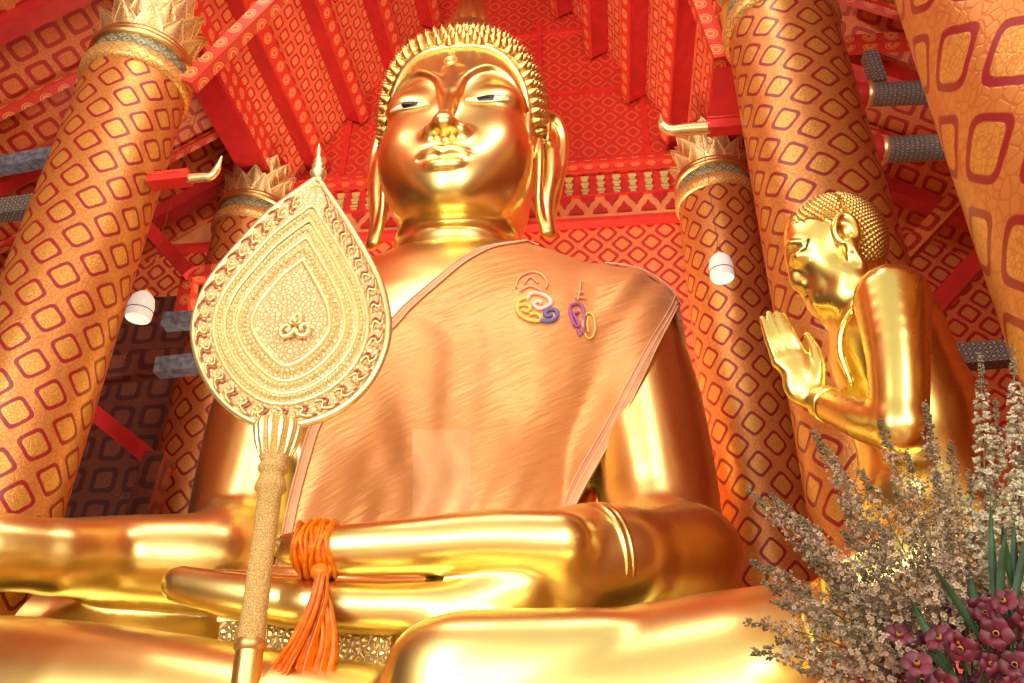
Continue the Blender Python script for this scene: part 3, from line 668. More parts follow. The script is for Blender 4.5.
# eyes: white almond, dark iris, rims
for s in (-1, 1):
    xs = np.linspace(.37, 1.20, 17); top, bot = [], []
    for i, x in enumerate(xs):
        u_ = (x-.37)/.83; tz = 13.80+.075*math.sin(pi*u_)**.8+.06*u_**1.5; bz = 13.80-.055*math.sin(pi*u_)**.9+.06*u_**1.5
        top.append((x, tz)); bot.append((x, bz))
    rows = []
    for k in range(6):
        f = k/5; rows.append([onhead(s*a[0], a[1]*(1-f)+b_[1]*f, .018+.03*math.sin(pi*f)) for a, b_ in zip(top, bot)])
    q = MB(); q.grid(rows if s > 0 else np.array(rows)[:, ::-1]); ey = obj('eye', q, M['white'], st); ey['label'] = 'white shell eye'
    q = MB()
    q.tube([onhead(s*a[0], a[1]+.012, .03) for a in top], .022, 6); q.tube([onhead(s*a[0], a[1]-.008, .02) for a in bot], .018, 6)
    obj('eye_rim', q, M['gold_line'], ey)
    cxx = .76; q = MB(); rr = []
    for k in range(5):
        f = k/4; row = []
        for j in range(9):
            x = cxx+(j-4)/4*.17*math.sqrt(max(0, 1-(abs(f-.42)*1.1)**2)); i = (x-.37)/.83
            tz = 13.80+.075*math.sin(pi*i)**.8+.06*i**1.5; bz = 13.80-.055*math.sin(pi*i)**.9+.06*i**1.5
            row.append(onhead(s*x, tz*(1-f)+bz*f, .035+.03*math.sin(pi*f)))
        rr.append(row)
    q.grid(rr if s > 0 else np.array(rr)[:, ::-1]); obj('iris', q, M['black'], ey)
# mark on the forehead
M['copper'] = plain('copper_mark', (.62, .36, .14), .4, .9)
q = MB()
for k, sc in enumerate((1, .62, .3)):
    q.tube([onhead(-.02+.13*sc*math.cos(t), 15.12+.13*sc*math.sin(t)*1.1, .012) for t in np.linspace(0, 2*pi, 19)[:-1]], .016, 5, True)
q.tube([onhead(-.02, 15.26, .01), onhead(0, 15.42, .01)], [.02, .005], 5); obj('forehead_mark', q, M['gold_line'], st)
# wrist bangle ring at the left wrist
dW = (P(655, 556, 9.7)-WR); dW /= np.linalg.norm(dW); q = MB()
q.lathe([(.54, -.07), (.625, -.05), (.625, .0), (.60, .02), (.625, .04), (.625, .08), (.54, .10)], P(596, 560, 9.0), 48, V(*(P(640, 556, 9.35)-P(590, 558, 8.98))), cap=False); obj('wrist_band', q, M['gold'], st)
# finger nails
def nail(tip, back, w_, up):
    d_ = tip-back; d_ /= np.linalg.norm(d_); up = np.array(up, float); sd = np.cross(d_, up); sd /= np.linalg.norm(sd); uu = np.cross(sd, d_)
    rows = []
    for i in range(7):
        t = i/6; row = []
        for j in range(7):
            a = (j/6-.5)*1.9*math.sin(.35+t*(pi-.5))**.5 if t < 1 else 0
            rr = w_*(1.02-.25*t); row.append(back+d_*(t*np.linalg.norm(tip-back))+sd*math.sin(a)*rr+uu*math.cos(a)*rr)
        rows.append(row)
    q = MB(); q.grid(rows); q.grid(np.array(rows)[::-1]+uu*-.01); obj('nail', q, M['gold'], st)
nail(P(278, 549, 7.99), P(318, 549, 8.0), .185, (0, -.9, .35))
# ------------------------------------------------------------------ robe laid over the torso
T = Field((XC-4.8, 10.0, 3.2), (XC+4.8, 15.2, 12.2), .07)      # torso alone
T.ell((X(0), 13.2, 8.4), (3.05, 1.75, 2.9), 0, p=2.3)
T.ell((X(0), 12.9, 5.2), (2.7, 1.85, 3.4), .9)
for s in (-1, 1):
    T.cone((X(.6*s), 13.2, 10.0), (X(3.0*s), 13.2, 9.35), 1.3, 1.15, .7)
    T.ell((X(1.35*s), 12.3, 8.3), (1.5, .9, 1.25), .9)
T.chain([(X(3.0), 13.1, 9.35), (X(3.35), 12.6, 7.6), (X(3.5), 11.8, 5.4)], [1.2, 1.02, .8], .35)
T.op(lambda a, b, c: np.sqrt((a-XC)**2+(b-GY-.15)**2)-1.30+np.maximum(c-12.2, 0), (XC-1.9, 11, 10), (XC+1.9, 15, 12.2), .5)
edgeL = spline([(538, 240), (519, 246), (490, 250), (468, 259), (446, 274), (406, 309), (385, 330), (345, 372), (314, 425), (297, 480), (284, 540), (272, 600)], 8)
edgeR = spline([(610, 246), (652, 258), (673, 272), (683, 287), (675, 312), (657, 350), (640, 388), (620, 430), (597, 470), (578, 505), (560, 540), (538, 590)], 8)
NU, NV = 150, 150
tt = np.linspace(0, 1, NV)
def along(e, t):
    i = t*(len(e)-1); k = np.minimum(i.astype(int), len(e)-2); f = (i-k)[:, None]; return e[k]*(1-f)+e[k+1]*f
A_ = along(edgeL, tt); Bb = along(edgeR, tt); uu = np.linspace(0, 1, NU)[None, :, None]
px = A_[:, None]*(1-uu)+Bb[:, None]*uu
rd = FW*F+RT*(px[..., 0:1]-512)+UP*(341.5-px[..., 1:2])
rd /= np.linalg.norm(rd, axis=-1, keepdims=True)
org = CAM+rd*((9.9/rd[..., 1:2]))
hit, ok = march(T, org, rd, 220)
best = np.full(hit.shape[:2], 99.); bp = hit.copy()
for t_ in np.linspace(0, 6, 90):                       # grazing sight lines: the nearest point of the torso instead
    p_ = org+rd*t_; v_ = T.sample(p_); k_ = v_ < best; best[k_] = v_[k_]; bp[k_] = p_[k_]
for _ in range(4): bp = bp-T.grad(bp)*T.sample(bp)[..., None]*.9
hit = np.where(ok[..., None], hit, bp)
flat = P(0, 0, 1)
# below the chest the cloth hangs free in front of the belly
Yc = hit[..., 1]
for j in range(NU):
    col = hit[:, j]; bad = ~ok[:, j]
    ymin = 99
for i in range(NV):
    r_ = Yc[i]; g_ = ~np.isnan(r_)
    if g_.any(): Yc[i] = np.interp(np.arange(NU), np.where(g_)[0], r_[g_])
    else: Yc[i] = Yc[i-1]
run = np.full(NU, 99.)
for i in range(NV):
    if i > NV*.35: Yc[i] = np.minimum(Yc[i], run+.0)
    run = np.minimum(run, Yc[i])+.006
ker = np.array([1, 2, 3, 2, 1.])/9
for _ in range(6):
    Yp = np.pad(Yc, 2, 'edge'); Yc = sum(ker[k]*Yp[k:k+NV, 2:-2] for k in range(5)); Yp = np.pad(Yc, 2, 'edge'); Yc = sum(ker[k]*Yp[2:-2, k:k+NU] for k in range(5))
cloth = CAM+rd*(Yc/rd[..., 1])[..., None]
cloth = np.where(ok[..., None], cloth, hit)
dn = np.cross(np.gradient(cloth, axis=0), np.gradient(cloth, axis=1)); dn /= np.linalg.norm(dn, axis=-1, keepdims=True)
dn = np.where((dn*rd).sum(-1, keepdims=True) > 0, -dn, dn)
dn = np.where(ok[..., None], dn, T.grad(cloth)); tgd = T.grad(cloth); near = np.clip((T.sample(cloth) < .1)*1.0, 0, 1)[..., None]*np.clip(((np.indices((NV, NU))[0] < 30))[..., None], 0, 1)
dn = dn*(1-near)+tgd*near; dn /= np.linalg.norm(dn, axis=-1, keepdims=True)
ii, jj = np.meshgrid(np.linspace(0, 1, NV), np.linspace(0, 1, NU), indexing='ij')
sh = ii+.55*jj                                            # pull folds fan out of the shoulder
wr = .045*np.sin(34*(jj+.35*ii)+4*np.sin(5*ii))*np.exp(-((jj-.78)/.16)**2)*np.exp(-((ii-.30)/.13)**2)
wr += .03*np.sin(46*(ii*1.0-.55*jj)+2.5*np.sin(7*jj))*np.exp(-((jj-.25)/.28)**2)*np.exp(-((ii-.62)/.22)**2)
wr += .02*np.sin(60*jj+8*ii)*np.clip((ii-.7)/.3, 0, 1)
cloth = cloth+dn*(.075+wr)[..., None]
uvm = [[(cloth[min(i, NV-1), min(j, NU-1)][0], cloth[min(i, NV-1), min(j, NU-1)][2]) for j in range(NU+1)] for i in range(NV+1)]
m_, nt, bs = newmat('orange_satin'); vec, u, v, _ = uvxy(nt)
tc = nt.nodes.new('ShaderNodeTexCoord'); ob = tc.outputs['Object']
mp0 = nt.nodes.new('ShaderNodeMapping'); nt.links.new(ob, mp0.inputs[0]); mp0.inputs['Rotation'].default_value = (0, math.radians(28), 0)
mpn = nt.nodes.new('ShaderNodeMapping'); nt.links.new(mp0.outputs[0], mpn.inputs[0]); mpn.inputs['Scale'].default_value = (.8, .6, 5)
n1 = noise(nt, mpn.outputs[0], 2.2, 4); n2 = noise(nt, ob, .8, 2); n3 = noise(nt, ob, 60, 2)
nt.links.new(mix(nt, n2.step(.35, .65), (.82, .36, .11), (.90, .44, .16)), bs.inputs['Base Color'])
bs.inputs['Metallic'].default_value = .45; bs.inputs['Roughness'].default_value = .42
bs.inputs['Sheen Weight'].default_value = .25; bs.inputs['Sheen Tint'].default_value = (1, .7, .5, 1)
bump(nt, bs, n1+n3*.04, .5, .06); M['satin'] = m_
q = MB(); q.grid(cloth, uvm); q.grid((cloth-dn*.04)[::-1], uvm)
per = np.concatenate([cloth[:, 0], cloth[-1, 1:], cloth[::-1, -1][1:], cloth[0, ::-1][1:]]); pd = np.concatenate([dn[:, 0], dn[-1, 1:], dn[::-1, -1][1:], dn[0, ::-1][1:]])
q.grid(np.array([per, per-pd*.04])); robe = obj('robe', q, M['satin'], st); robe['label'] = 'orange satin robe draped over one shoulder'
def nearest(p_):
    k = np.argmin(((px-np.array(p_))**2).sum(-1)); return np.unravel_index(k, px.shape[:2])
cpx = px; inv = None
def onrobe(x, y, o_=.03):
    # bilinear search on the cloth grid by its own plane coordinates
    i, j = nearest((x, y)); i = min(max(i, 1), NV-2); j = min(max(j, 1), NU-2)
    a = px[i, j+1]-px[i, j-1]; b = px[i+1, j]-px[i-1, j]; mtx = np.array([a, b]).T
    s = np.linalg.solve(mtx, np.array([x, y])-px[i, j]); s = np.clip(s, -.6, .6)
    return cloth[i, j]+(cloth[i, j+1]-cloth[i, j-1])*s[0]+(cloth[i+1, j]-cloth[i-1, j])*s[1]+dn[i, j]*o_
# the part thrown back over the shoulder
sx = np.linspace(XC+1.75, XC+4.15, 60); sy = np.linspace(12.35, 14.5, 34); gx, gy = np.meshgrid(sx, sy)
ho, okb = march(T, np.stack([gx, gy, np.full_like(gx, 12.0)], -1), np.tile(V(0, 0, -1.), (34, 60, 1)), 200)
for j in range(60):
    for i in range(34):
        if not okb[i, j]: ho[i, j] = ho[i, j-1] if j else ho[i-1, j]
gd = T.grad(ho); ho = ho+gd*.07; q = MB(); q.grid(ho); q.grid((ho-gd*.04)[::-1])
o_ = obj('shoulder_fold', q, M['satin'], robe)
# hems and stitched seams
def off(i, j, o_): i = min(max(i, 0), NV-1); j = min(max(j, 0), NU-1); return cloth[i, j]+dn[i, j]*o_
M['hem'] = plain('robe_hem', (.80, .38, .18), .5, .2)
M['hem_l'] = plain('robe_piping', (.88, .60, .38), .5, .1)
q = MB(); q2 = MB()
for (j0, j1) in ((0, 5), (NU-7, NU-1)):
    rows = np.array([[off(i, int(round(j0+(j1-j0)*k/4)), .02+.012*math.sin(pi*k/4)) for k in range(5)] for i in range(NV)]); q.grid(rows)
    for j in (j0, j1, (j0+j1)//2): q2.tube([off(i, j, .035) for i in range(0, NV, 2)], .012, 5)
obj('hem', q, M['hem'], robe); obj('hem_piping', q2, M['hem_l'], robe)
# overlapping cloth panel edges with straight seams
q = MB()
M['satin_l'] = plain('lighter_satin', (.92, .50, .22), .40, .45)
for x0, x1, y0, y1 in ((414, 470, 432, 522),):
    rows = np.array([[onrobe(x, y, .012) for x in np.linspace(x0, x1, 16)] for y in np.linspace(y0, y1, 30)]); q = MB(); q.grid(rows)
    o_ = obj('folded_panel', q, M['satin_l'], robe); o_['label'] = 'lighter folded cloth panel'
# two embroidered ciphers on the chest of the robe
M['pinkish'] = plain('pale_pink_thread', (.95, .74, .66), .6); M['yellow'] = plain('yellow_thread', (.88, .66, .14), .55)
M['blue'] = plain('blue_thread', (.18, .16, .42), .55); M['purple'] = plain('purple_thread', (.45, .12, .36), .55); M['silver'] = plain('faded_thread', (.80, .48, .28), .5, .2)
def curve(pts, r, closed=False, seg=6, flat=1.0):
    s = spline(pts, seg, closed=closed); return [onrobe(x, y) for x, y in s], r
def stroke(name, strokes, r, mt):
    q = MB()
    for s in strokes: c_, _ = curve(s, r); q.tube(c_, r, 6)
    obj(name, q, M[mt], robe)
stroke('white_scroll', [[(527, 304), (530, 299), (537, 298), (546, 301), (550, 307), (545, 311), (538, 313), (533, 309), (537, 306), (541, 307)]], .036, 'pinkish')
stroke('yellow_scroll', [[(527, 302), (519, 305), (517, 312), (520, 319), (528, 324), (537, 325), (540, 321), (535, 318), (529, 319)], [(518, 310), (525, 309), (530, 312), (527, 316), (522, 314)]], .034, 'yellow')
stroke('blue_scroll', [[(536, 323), (544, 325), (552, 324), (556, 319), (554, 314), (548, 314), (544, 317), (546, 320), (551, 319)]], .036, 'blue')
stroke('faded_crown', [[(516, 292), (518, 284), (524, 279), (533, 277), (541, 280), (546, 287), (545, 293)], [(520, 295), (530, 291), (542, 296)], [(524, 288), (530, 282), (537, 288)]], .02, 'silver')
stroke('purple_letter', [[(569, 309), (568, 315), (570, 322), (572, 329)], [(569, 310), (575, 308), (580, 310), (582, 316), (582, 326), (581, 337)], [(572, 329), (577, 330), (575, 324), (572, 318), (577, 316)], [(575, 333), (578, 339)]], .028, 'purple')
stroke('yellow_loop', [[(585, 317), (582, 322), (581, 331), (583, 339), (587, 342), (591, 339), (593, 331), (592, 322), (589, 317), (585, 317)], [(586, 321), (585, 329), (586, 336)]], .02, 'yellow')
stroke('faded_spire', [[(576, 304), (578, 296), (580, 286)], [(573, 302), (584, 302)], [(575, 297), (582, 297)]], .02, 'silver')
# carved cushion block under the hand
q = MB(); a0 = P(203, 641, 8.0); a1 = P(382, 650, 8.2); zt = P(203, 619, 8.3)[2]
q.box((a0[0], 8.3, a0[2]-.4), (a1[0]-a0[0]+.05, 0, 0), (0, 1.6, 0), (0, 0, zt-a0[2]+.4))
mo, nt, bs = newmat('carved_scroll_gilding'); tc = nt.nodes.new('ShaderNodeTexCoord'); e = voro(nt, tc.outputs['Object'], 16); fl = 1-e.step(.03, .12)
nt.links.new(mix(nt, fl*.7, (1, .78, .36), (.6, .34, .1)), bs.inputs['Base Color']); bs.inputs['Metallic'].default_value = .8; bs.inputs['Roughness'].default_value = .38; bump(nt, bs, e.step(0, .3), .8, .04); M['carved'] = mo
cb = thing('carved_block', 'small carved gilded block between the big hand and the crossed legs', 'block', (a0[0]+1, 8.7, a0[2]-.4))
obj('block_body', q, M['carved'], cb, False)
q = MB(); q.box((a0[0]-.03, 8.27, zt-.03), (a1[0]-a0[0]+.1, 0, 0), (0, 1.66, 0), (0, 0, .06)); obj('top_edge', q, M['gold_line'], cb, False)

# ------------------------------------------------------------------ ceremonial leaf-shaped fan on a pole
FY = 7.5
base = P(245, 740, FY); fan = thing('ceremonial_fan', 'golden leaf-shaped ceremonial fan on a tall ornate pole', 'fan', (base[0], FY, 1.4))
outp = [(318, 180), (328, 193), (341, 212), (356, 236), (371, 262), (382, 285), (389, 312), (390, 335), (385, 357), (374, 380), (356, 401), (334, 416), (310, 425), (284, 429), (258, 426), (235, 414), (215, 394), (201, 368), (194, 340), (196, 314), (207, 287), (225, 262), (247, 237), (268, 215), (288, 199), (305, 187)]
OUT = spline([P(x, y, FY) for x, y in outp], 5, closed=True); OUT[:, 1] = FY
FC = P(296, 328, FY); FC[1] = FY
def ring(s, y=0.0, pinch=0.0):
    p = FC+(OUT-FC)*s; p[:, 1] = FY-y
    if pinch:                                       # inner bands come to a soft point below as well
        dz = (OUT[:, 2]-FC[2]); zm = dz.min(); f = np.clip(dz/zm, 0, 1)
        p[:, 0] = FC[0]+(p[:, 0]-FC[0])*(1-pinch*f**2)
        p[:, 2] += -(pinch*.25)*f**6
    return p
def fanmat(name, base_, pit, scale, b_=.7):
    m, nt, bs = newmat(name); tc = nt.nodes.new('ShaderNodeTexCoord'); ob = tc.outputs['Object']
    e = voro(nt, ob, scale); e2 = voro(nt, ob, scale*2.3); fl = 1-e.step(.04, .14); f2 = 1-e2.step(.03, .12)
    nt.links.new(mix(nt, f2*.30, mix(nt, fl*.75, base_, pit), (.75, .45, .12)), bs.inputs['Base Color'])
    bs.inputs['Metallic'].default_value = .2; bs.inputs['Roughness'].default_value = .42
    bump(nt, bs, e.step(0, .25)+e2*.6, b_, .03); return m
M['fan1'] = fanmat('fan_filigree_outer', (1.0, .88, .50), (.68, .36, .13), 17)
M['fan2'] = fanmat('fan_filigree_middle', (1.0, .90, .52), (.58, .54, .24), 22)
M['fan3'] = fanmat('fan_filigree_inner', (1.0, .82, .44), (.62, .28, .1), 19)
q = MB(); o0 = ring(1, .05); o1 = ring(1, -.05); q.poly(ring(.985, .045)); q.poly(ring(.985, -.05)[::-1]); obj('backing', q, M['fan1'], fan, False)
def band(name, s0, s1, y0, y1, mt, p0, p1):
    q = MB(); a = ring(s0, y0, p0); b = ring(s1, y1, p1); mid = ring((s0+s1)/2, (y0+y1)/2+.02, (p0+p1)/2)
    q.grid([a, mid, b], cv=True); obj(name, q, M[mt], fan)
band('outer_band', .97, .79, .05, .05, 'fan1', 0, .05)
band('second_band', .76, .68, .06, .07, 'fan2', .05, .10)
band('third_band', .65, .56, .07, .08, 'fan2', .12, .16)
band('fourth_band', .53, .40, .08, .09, 'fan3', .16, .22)
band('centre_leaf', .38, .01, .10, .14, 'fan3', .22, .22)
for s, y, r, pch in ((.985, .03, .045, 0), (.78, .06, .026, .05), (.67, .07, .022, .11), (.545, .085, .024, .16), (.39, .10, .03, .22)):
    q = MB(); q.tube(ring(s, y, pch), r, 8, True); obj('border', q, M['gold_line'], fan)
q = MB()                                               # beads between the bands
for s, y, pch, n_ in ((.72, .09, .08, 110), (.605, .10, .14, 90), (.465, .115, .2, 64)):
    p = ring(s, y, pch); L = np.concatenate([[0], np.cumsum(np.linalg.norm(np.diff(np.vstack([p, p[:1]]), axis=0), axis=1))]); pp = np.vstack([p, p[:1]])
    for k in range(n_):
        t = L[-1]*k/n_; c = V(*[np.interp(t, L, pp[:, i]) for i in range(3)])
        q.lathe([(.004, .03), (.018, .024), (.026, 0)], c, 6, (0, -1, 0), cap=False)
    obj('bead_row', q, M['gold_line'], fan); q = MB()
M['maroon'] = plain('maroon_inlay', (.42, .10, .03), .4)
q = MB(); q3 = MB(); pa = ring(.955, .075); pb = ring(.81, .075, .05); n_ = 34
L = np.concatenate([[0], np.cumsum(np.linalg.norm(np.diff(np.vstack([pa, pa[:1]]), axis=0), axis=1))])
for k in range(n_):                                    # S-shaped scrolls round the outer band
    t = L[-1]*(k+.5)/n_; i = np.interp(t, L, np.arange(len(L))); i0 = int(i) % len(pa); i1 = (i0+1) % len(pa); f = i-int(i)
    a = pa[i0]*(1-f)+pa[i1]*f; b = pb[i0]*(1-f)+pb[i1]*f; tg = pa[i1]-pa[i0]; tg /= np.linalg.norm(tg)
    if t < .25 or t > L[-1]-.25: continue
    pts = [a-tg*.10, a-tg*.02+(b-a)*.08, a+tg*.03+(b-a)*.3, a-tg*.01+(b-a)*.55, a-tg*.0+(b-a)*.75, a+tg*.08+(b-a)*.9]
    s_ = spline(pts, 4); q.tube(s_+V(0, -.01, 0), [.006]+[.017]*(len(s_)-2)+[.005], 5, flat=.7)
    s2 = s_+tg*.05+V(0, -.015, 0); q3.tube(s2, [.005]+[.015]*(len(s_)-2)+[.004], 5, flat=.8)
    for g_ in (.3, .6, .85): q3.lathe([(.004, .03), (.02, .02), (.03, 0)], a+(b-a)*g_+tg*(.11 if g_ < .7 else .0), 6, (0, -1, 0), cap=False)
obj('scroll_inlay', q, M['maroon'], fan); obj('scroll_leaf', q3, M['gold_line'], fan)
q = MB(); E0 = P(295, 327, FY-.2)                      # centre emblem: two curled lobes and a bud
for s in (-1, 1):
    pts = [E0+V(s*a, 0, b) for a, b in ((.0, -.02), (.05, -.10), (.13, -.11), (.16, -.03), (.11, .03), (.06, -.01), (.09, -.05))]
    q.tube(spline(pts, 5), .026, 8)
q.tube(spline([E0+V(-.06, 0, .03), E0+V(-.05, 0, .11), E0+V(0, 0, .17), E0+V(.05, 0, .11), E0+V(.06, 0, .03)], 5), .028, 8)
q.lathe([(.05, 0), (.045, .05), (.02, .08), (.004, .085)], E0+V(0, .02, .06), 12, (0, -1, 0)); obj('centre_emblem', q, M['gold_line'], fan)
# finial
a = P(318, 186, FY); b = P(319, 143, FY); d = b-a; L_ = np.linalg.norm(d)
q = MB(); q.lathe([(.10, -.10*L_), (.055, 0), (.075, .1*L_), (.05, .16*L_), (.10, .24*L_), (.105, .30*L_), (.06, .36*L_), (.085, .44*L_), (.05, .5*L_), (.065, .56*L_), (.03, .66*L_), (.03, .8*L_), (.004, L_)], a, 20, d); obj('spire', q, M['gold_line'], fan)
# pole
M['pole'] = fanmat('pole_filigree', (.80, .56, .20), (.42, .22, .06), 38, .5)
a = P(279, 424, FY-.03); b = P(250, 646, FY-.03); d = b-a; L_ = np.linalg.norm(d)
q = MB(); q.lathe([(.22, 0), (.21, .04*L_), (.185, .10*L_), (.16, .16*L_), (.13, .20*L_), (.15, .215*L_), (.15, .235*L_), (.11, .25*L_), (.125, .27*L_), (.15, .30*L_), (.16, .325*L_), (.13, .34*L_), (.115, .35*L_), (.115, .6*L_), (.12, L_)], a, 28, d); obj('carved_pole', q, M['pole'], fan)
e1_ = np.cross(d/L_, V(0, 1, 0)); q = MB()            # fluted collar leaves under the blade
for k in range(12):
    an = 2*pi*k/12; e2_ = np.cross(d/L_, e1_); dr = e1_*math.cos(an)+e2_*math.sin(an)
    q.tube([a+dr*.20+d*.0, a+dr*.215+d*.03, a+dr*.19+d*.10, a+dr*.15+d*.17], [.04, .045, .035, .01], 6)
obj('collar_leaves', q, M['gold_line'], fan)
q = MB(); c = P(249.5, 651, FY-.03); q.lathe([(.13, 0), (.145, .02), (.145, .08), (.13, .10)], c, 24, -d); obj('dark_ring', q, M['copper'], fan)
e_ = P(232, 800, FY-.03); q = MB(); q.lathe([(.125, 0), (.13, .4), (.13, np.linalg.norm(b-e_)+.1)], b, 24, (e_-b)); obj('lower_pole', q, M['gold_orn'], fan)
q = MB(); z_ = e_[2]; q.lathe([(.45, 0), (.45, .08), (.25, .16), (.16, .3), (.14, max(z_-1.4, .35)+.02)], (e_[0], FY-.03, 1.4), 28); obj('foot', q, M['gold_orn'], fan)
# ------------------------------------------------------------------ orange sash tied round the thumb
ms, nt, bs = newmat('orange_sash_cloth'); bs.inputs['Base Color'].default_value = (.95, .22, .015, 1); bs.inputs['Roughness'].default_value = .42; bs.inputs['Sheen Weight'].default_value = .0
bs.inputs['Transmission Weight'].default_value = .0; tc = nt.nodes.new('ShaderNodeTexCoord'); n_ = noise(nt, tc.outputs['Object'], 14, 3)
nt.links.new(mix(nt, n_.step(.3, .7), (.74, .14, .0), (.90, .25, .0)), bs.inputs['Base Color']); bump(nt, bs, n_, .5, .03); M['sash'] = ms
sash = thing('sash', 'bright orange sash knotted round the big thumb, ends hanging', 'sash', P(320, 560, 7.7))
q = MB()
for k, xx in enumerate((302, 307, 311, 315, 319, 323, 327, 331, 336)):   # turns round the thumb
    c = P(xx, 549, 8.0); rr = .262+.012*(k % 2); tl = (.25 if k % 2 else -.15)
    q.tube([c+V(math.sin(t)*tl*.12+.02*math.sin(3*t+k), math.cos(t)*rr, math.sin(t)*rr) for t in np.linspace(0, 2*pi, 29)[:-1]], .034, 6, True, flat=.6)
obj('wrapping', q, M['sash'], sash)
q = MB(); d1 = P(337, 549, 8.0)-P(299, 549, 8.0); q.lathe([(.20, -.01), (.245, .03), (.255, .2), (.25, .3), (.262, np.linalg.norm(d1)-.04), (.2, np.linalg.norm(d1))], P(299, 549, 8.0), 28, d1, cap=False); obj('wrapped_cloth', q, M['sash'], sash)
q = MB(); kn = P(320, 573, 7.74)
q.lathe([(.02, -.08), (.09, -.04), (.10, 0), (.09, .05), (.03, .09)], kn, 16, (0.2, 0, 1)); obj('knot', q, M['sash'], sash)
def tail(p_px, w0, w1, ph, Y0):
    c = spline([P(x, y, Y0) for x, y in p_px], 8); n = len(c); rows = []
    for i in range(n):
        t = i/(n-1); wd = w0+(w1-w0)*t; row = []
        for j in range(25):
            s = j/24-.5; row.append(c[i]+V(s*wd, .05*math.sin(s*24+ph+2*t)*(.3+t)+.02*math.sin(s*55+ph), 0))
        rows.append(row)
    q = MB(); rows = np.array(rows); q.grid(rows); q.grid(rows[::-1]+V(0, .012, 0)); obj('tail', q, M['sash'], sash)
tail([(322, 574), (318, 600), (305, 635), (292, 668), (285, 700), (282, 720)], .12, .42, 0, 7.66)
tail([(320, 574), (325, 610), (326, 645), (318, 680), (312, 715)], .10, .36, 2.0, 7.72)
tail([(321, 574), (313, 606), (298, 640), (278, 675), (266, 715)], .08, .26, 4.1, 7.60)

# ------------------------------------------------------------------ the praying disciple
DY = 6.0; u8 = .0088
c0 = P(930, 540, DY)
dis = thing('praying_figure', 'smaller gilded praying figure in profile with palms pressed together', 'statue', (c0[0], DY, 2.45))
D = Field((.9, 4.75, 2.4), (3.6, 7.25, 6.9), .021)
def pp(x, y, dy=0): return P(x, y, DY+dy)
def px_(n): return n*u8
D.ell(pp(836, 239), (px_(43), .35, px_(41)), 0)
D.chain([pp(804, 229), pp(803, 243), pp(807, 256)], [px_(18), px_(17.5), px_(17)], .12)
D.ell(pp(822, 262), (px_(27), .29, px_(32)), .15)
D.ell(pp(832, 287), (px_(21), .24, px_(20)), .2)
D.chain([pp(792.5, 258), pp(793.5, 271), pp(798, 283), pp(806, 287)], [px_(4.5), px_(5), px_(7), px_(4)], .07)
for s in (-1, 1):
    D.ell(pp(804, 284, .055*s), (.035, .028, .024), .06)
    D.ell(pp(802.5, 288, .03*s), (.02, .016, .016), .02, cut=True)
    D.chain([pp(789, 251, .04*s), pp(790, 244, .13*s), pp(803, 242.5, .235*s)], [.016, .022, .012], .06)
    D.ell(pp(800, 259, .14*s), (.075, .09, .055), .06)
    D.chain([pp(826, 303, .08*s), pp(842, 296, .19*s), pp(852, 280, .26*s)], [px_(8), px_(9), px_(9)], .25)
D.chain([pp(819, 290.5, -.13), pp(810.5, 293.5), pp(819, 290.5, .13)], [.016, .036, .016], .03)
D.chain([pp(821, 299, -.10), pp(814.5, 300.5), pp(821, 299, .10)], [.015, .036, .015], .03)
D.chain([pp(821, 294.5, -.14), pp(808, 297), pp(821, 294.5, .14)], [.014, .02, .014], .02, cut=True)
D.ell(pp(824, 305.5), (.085, .10, .065), .08)
D.chain([pp(855, 268, .02), pp(872, 300, .05)], [px_(24), px_(27)], .1)
D.ell(pp(886, 350, .08), (px_(49), .66, px_(64)), .2)
D.ell(pp(916, 420, .08), (px_(54), .54, px_(70)), .25)
D.ell(pp(935, 505, .08), (.56, .62, .50), .25)
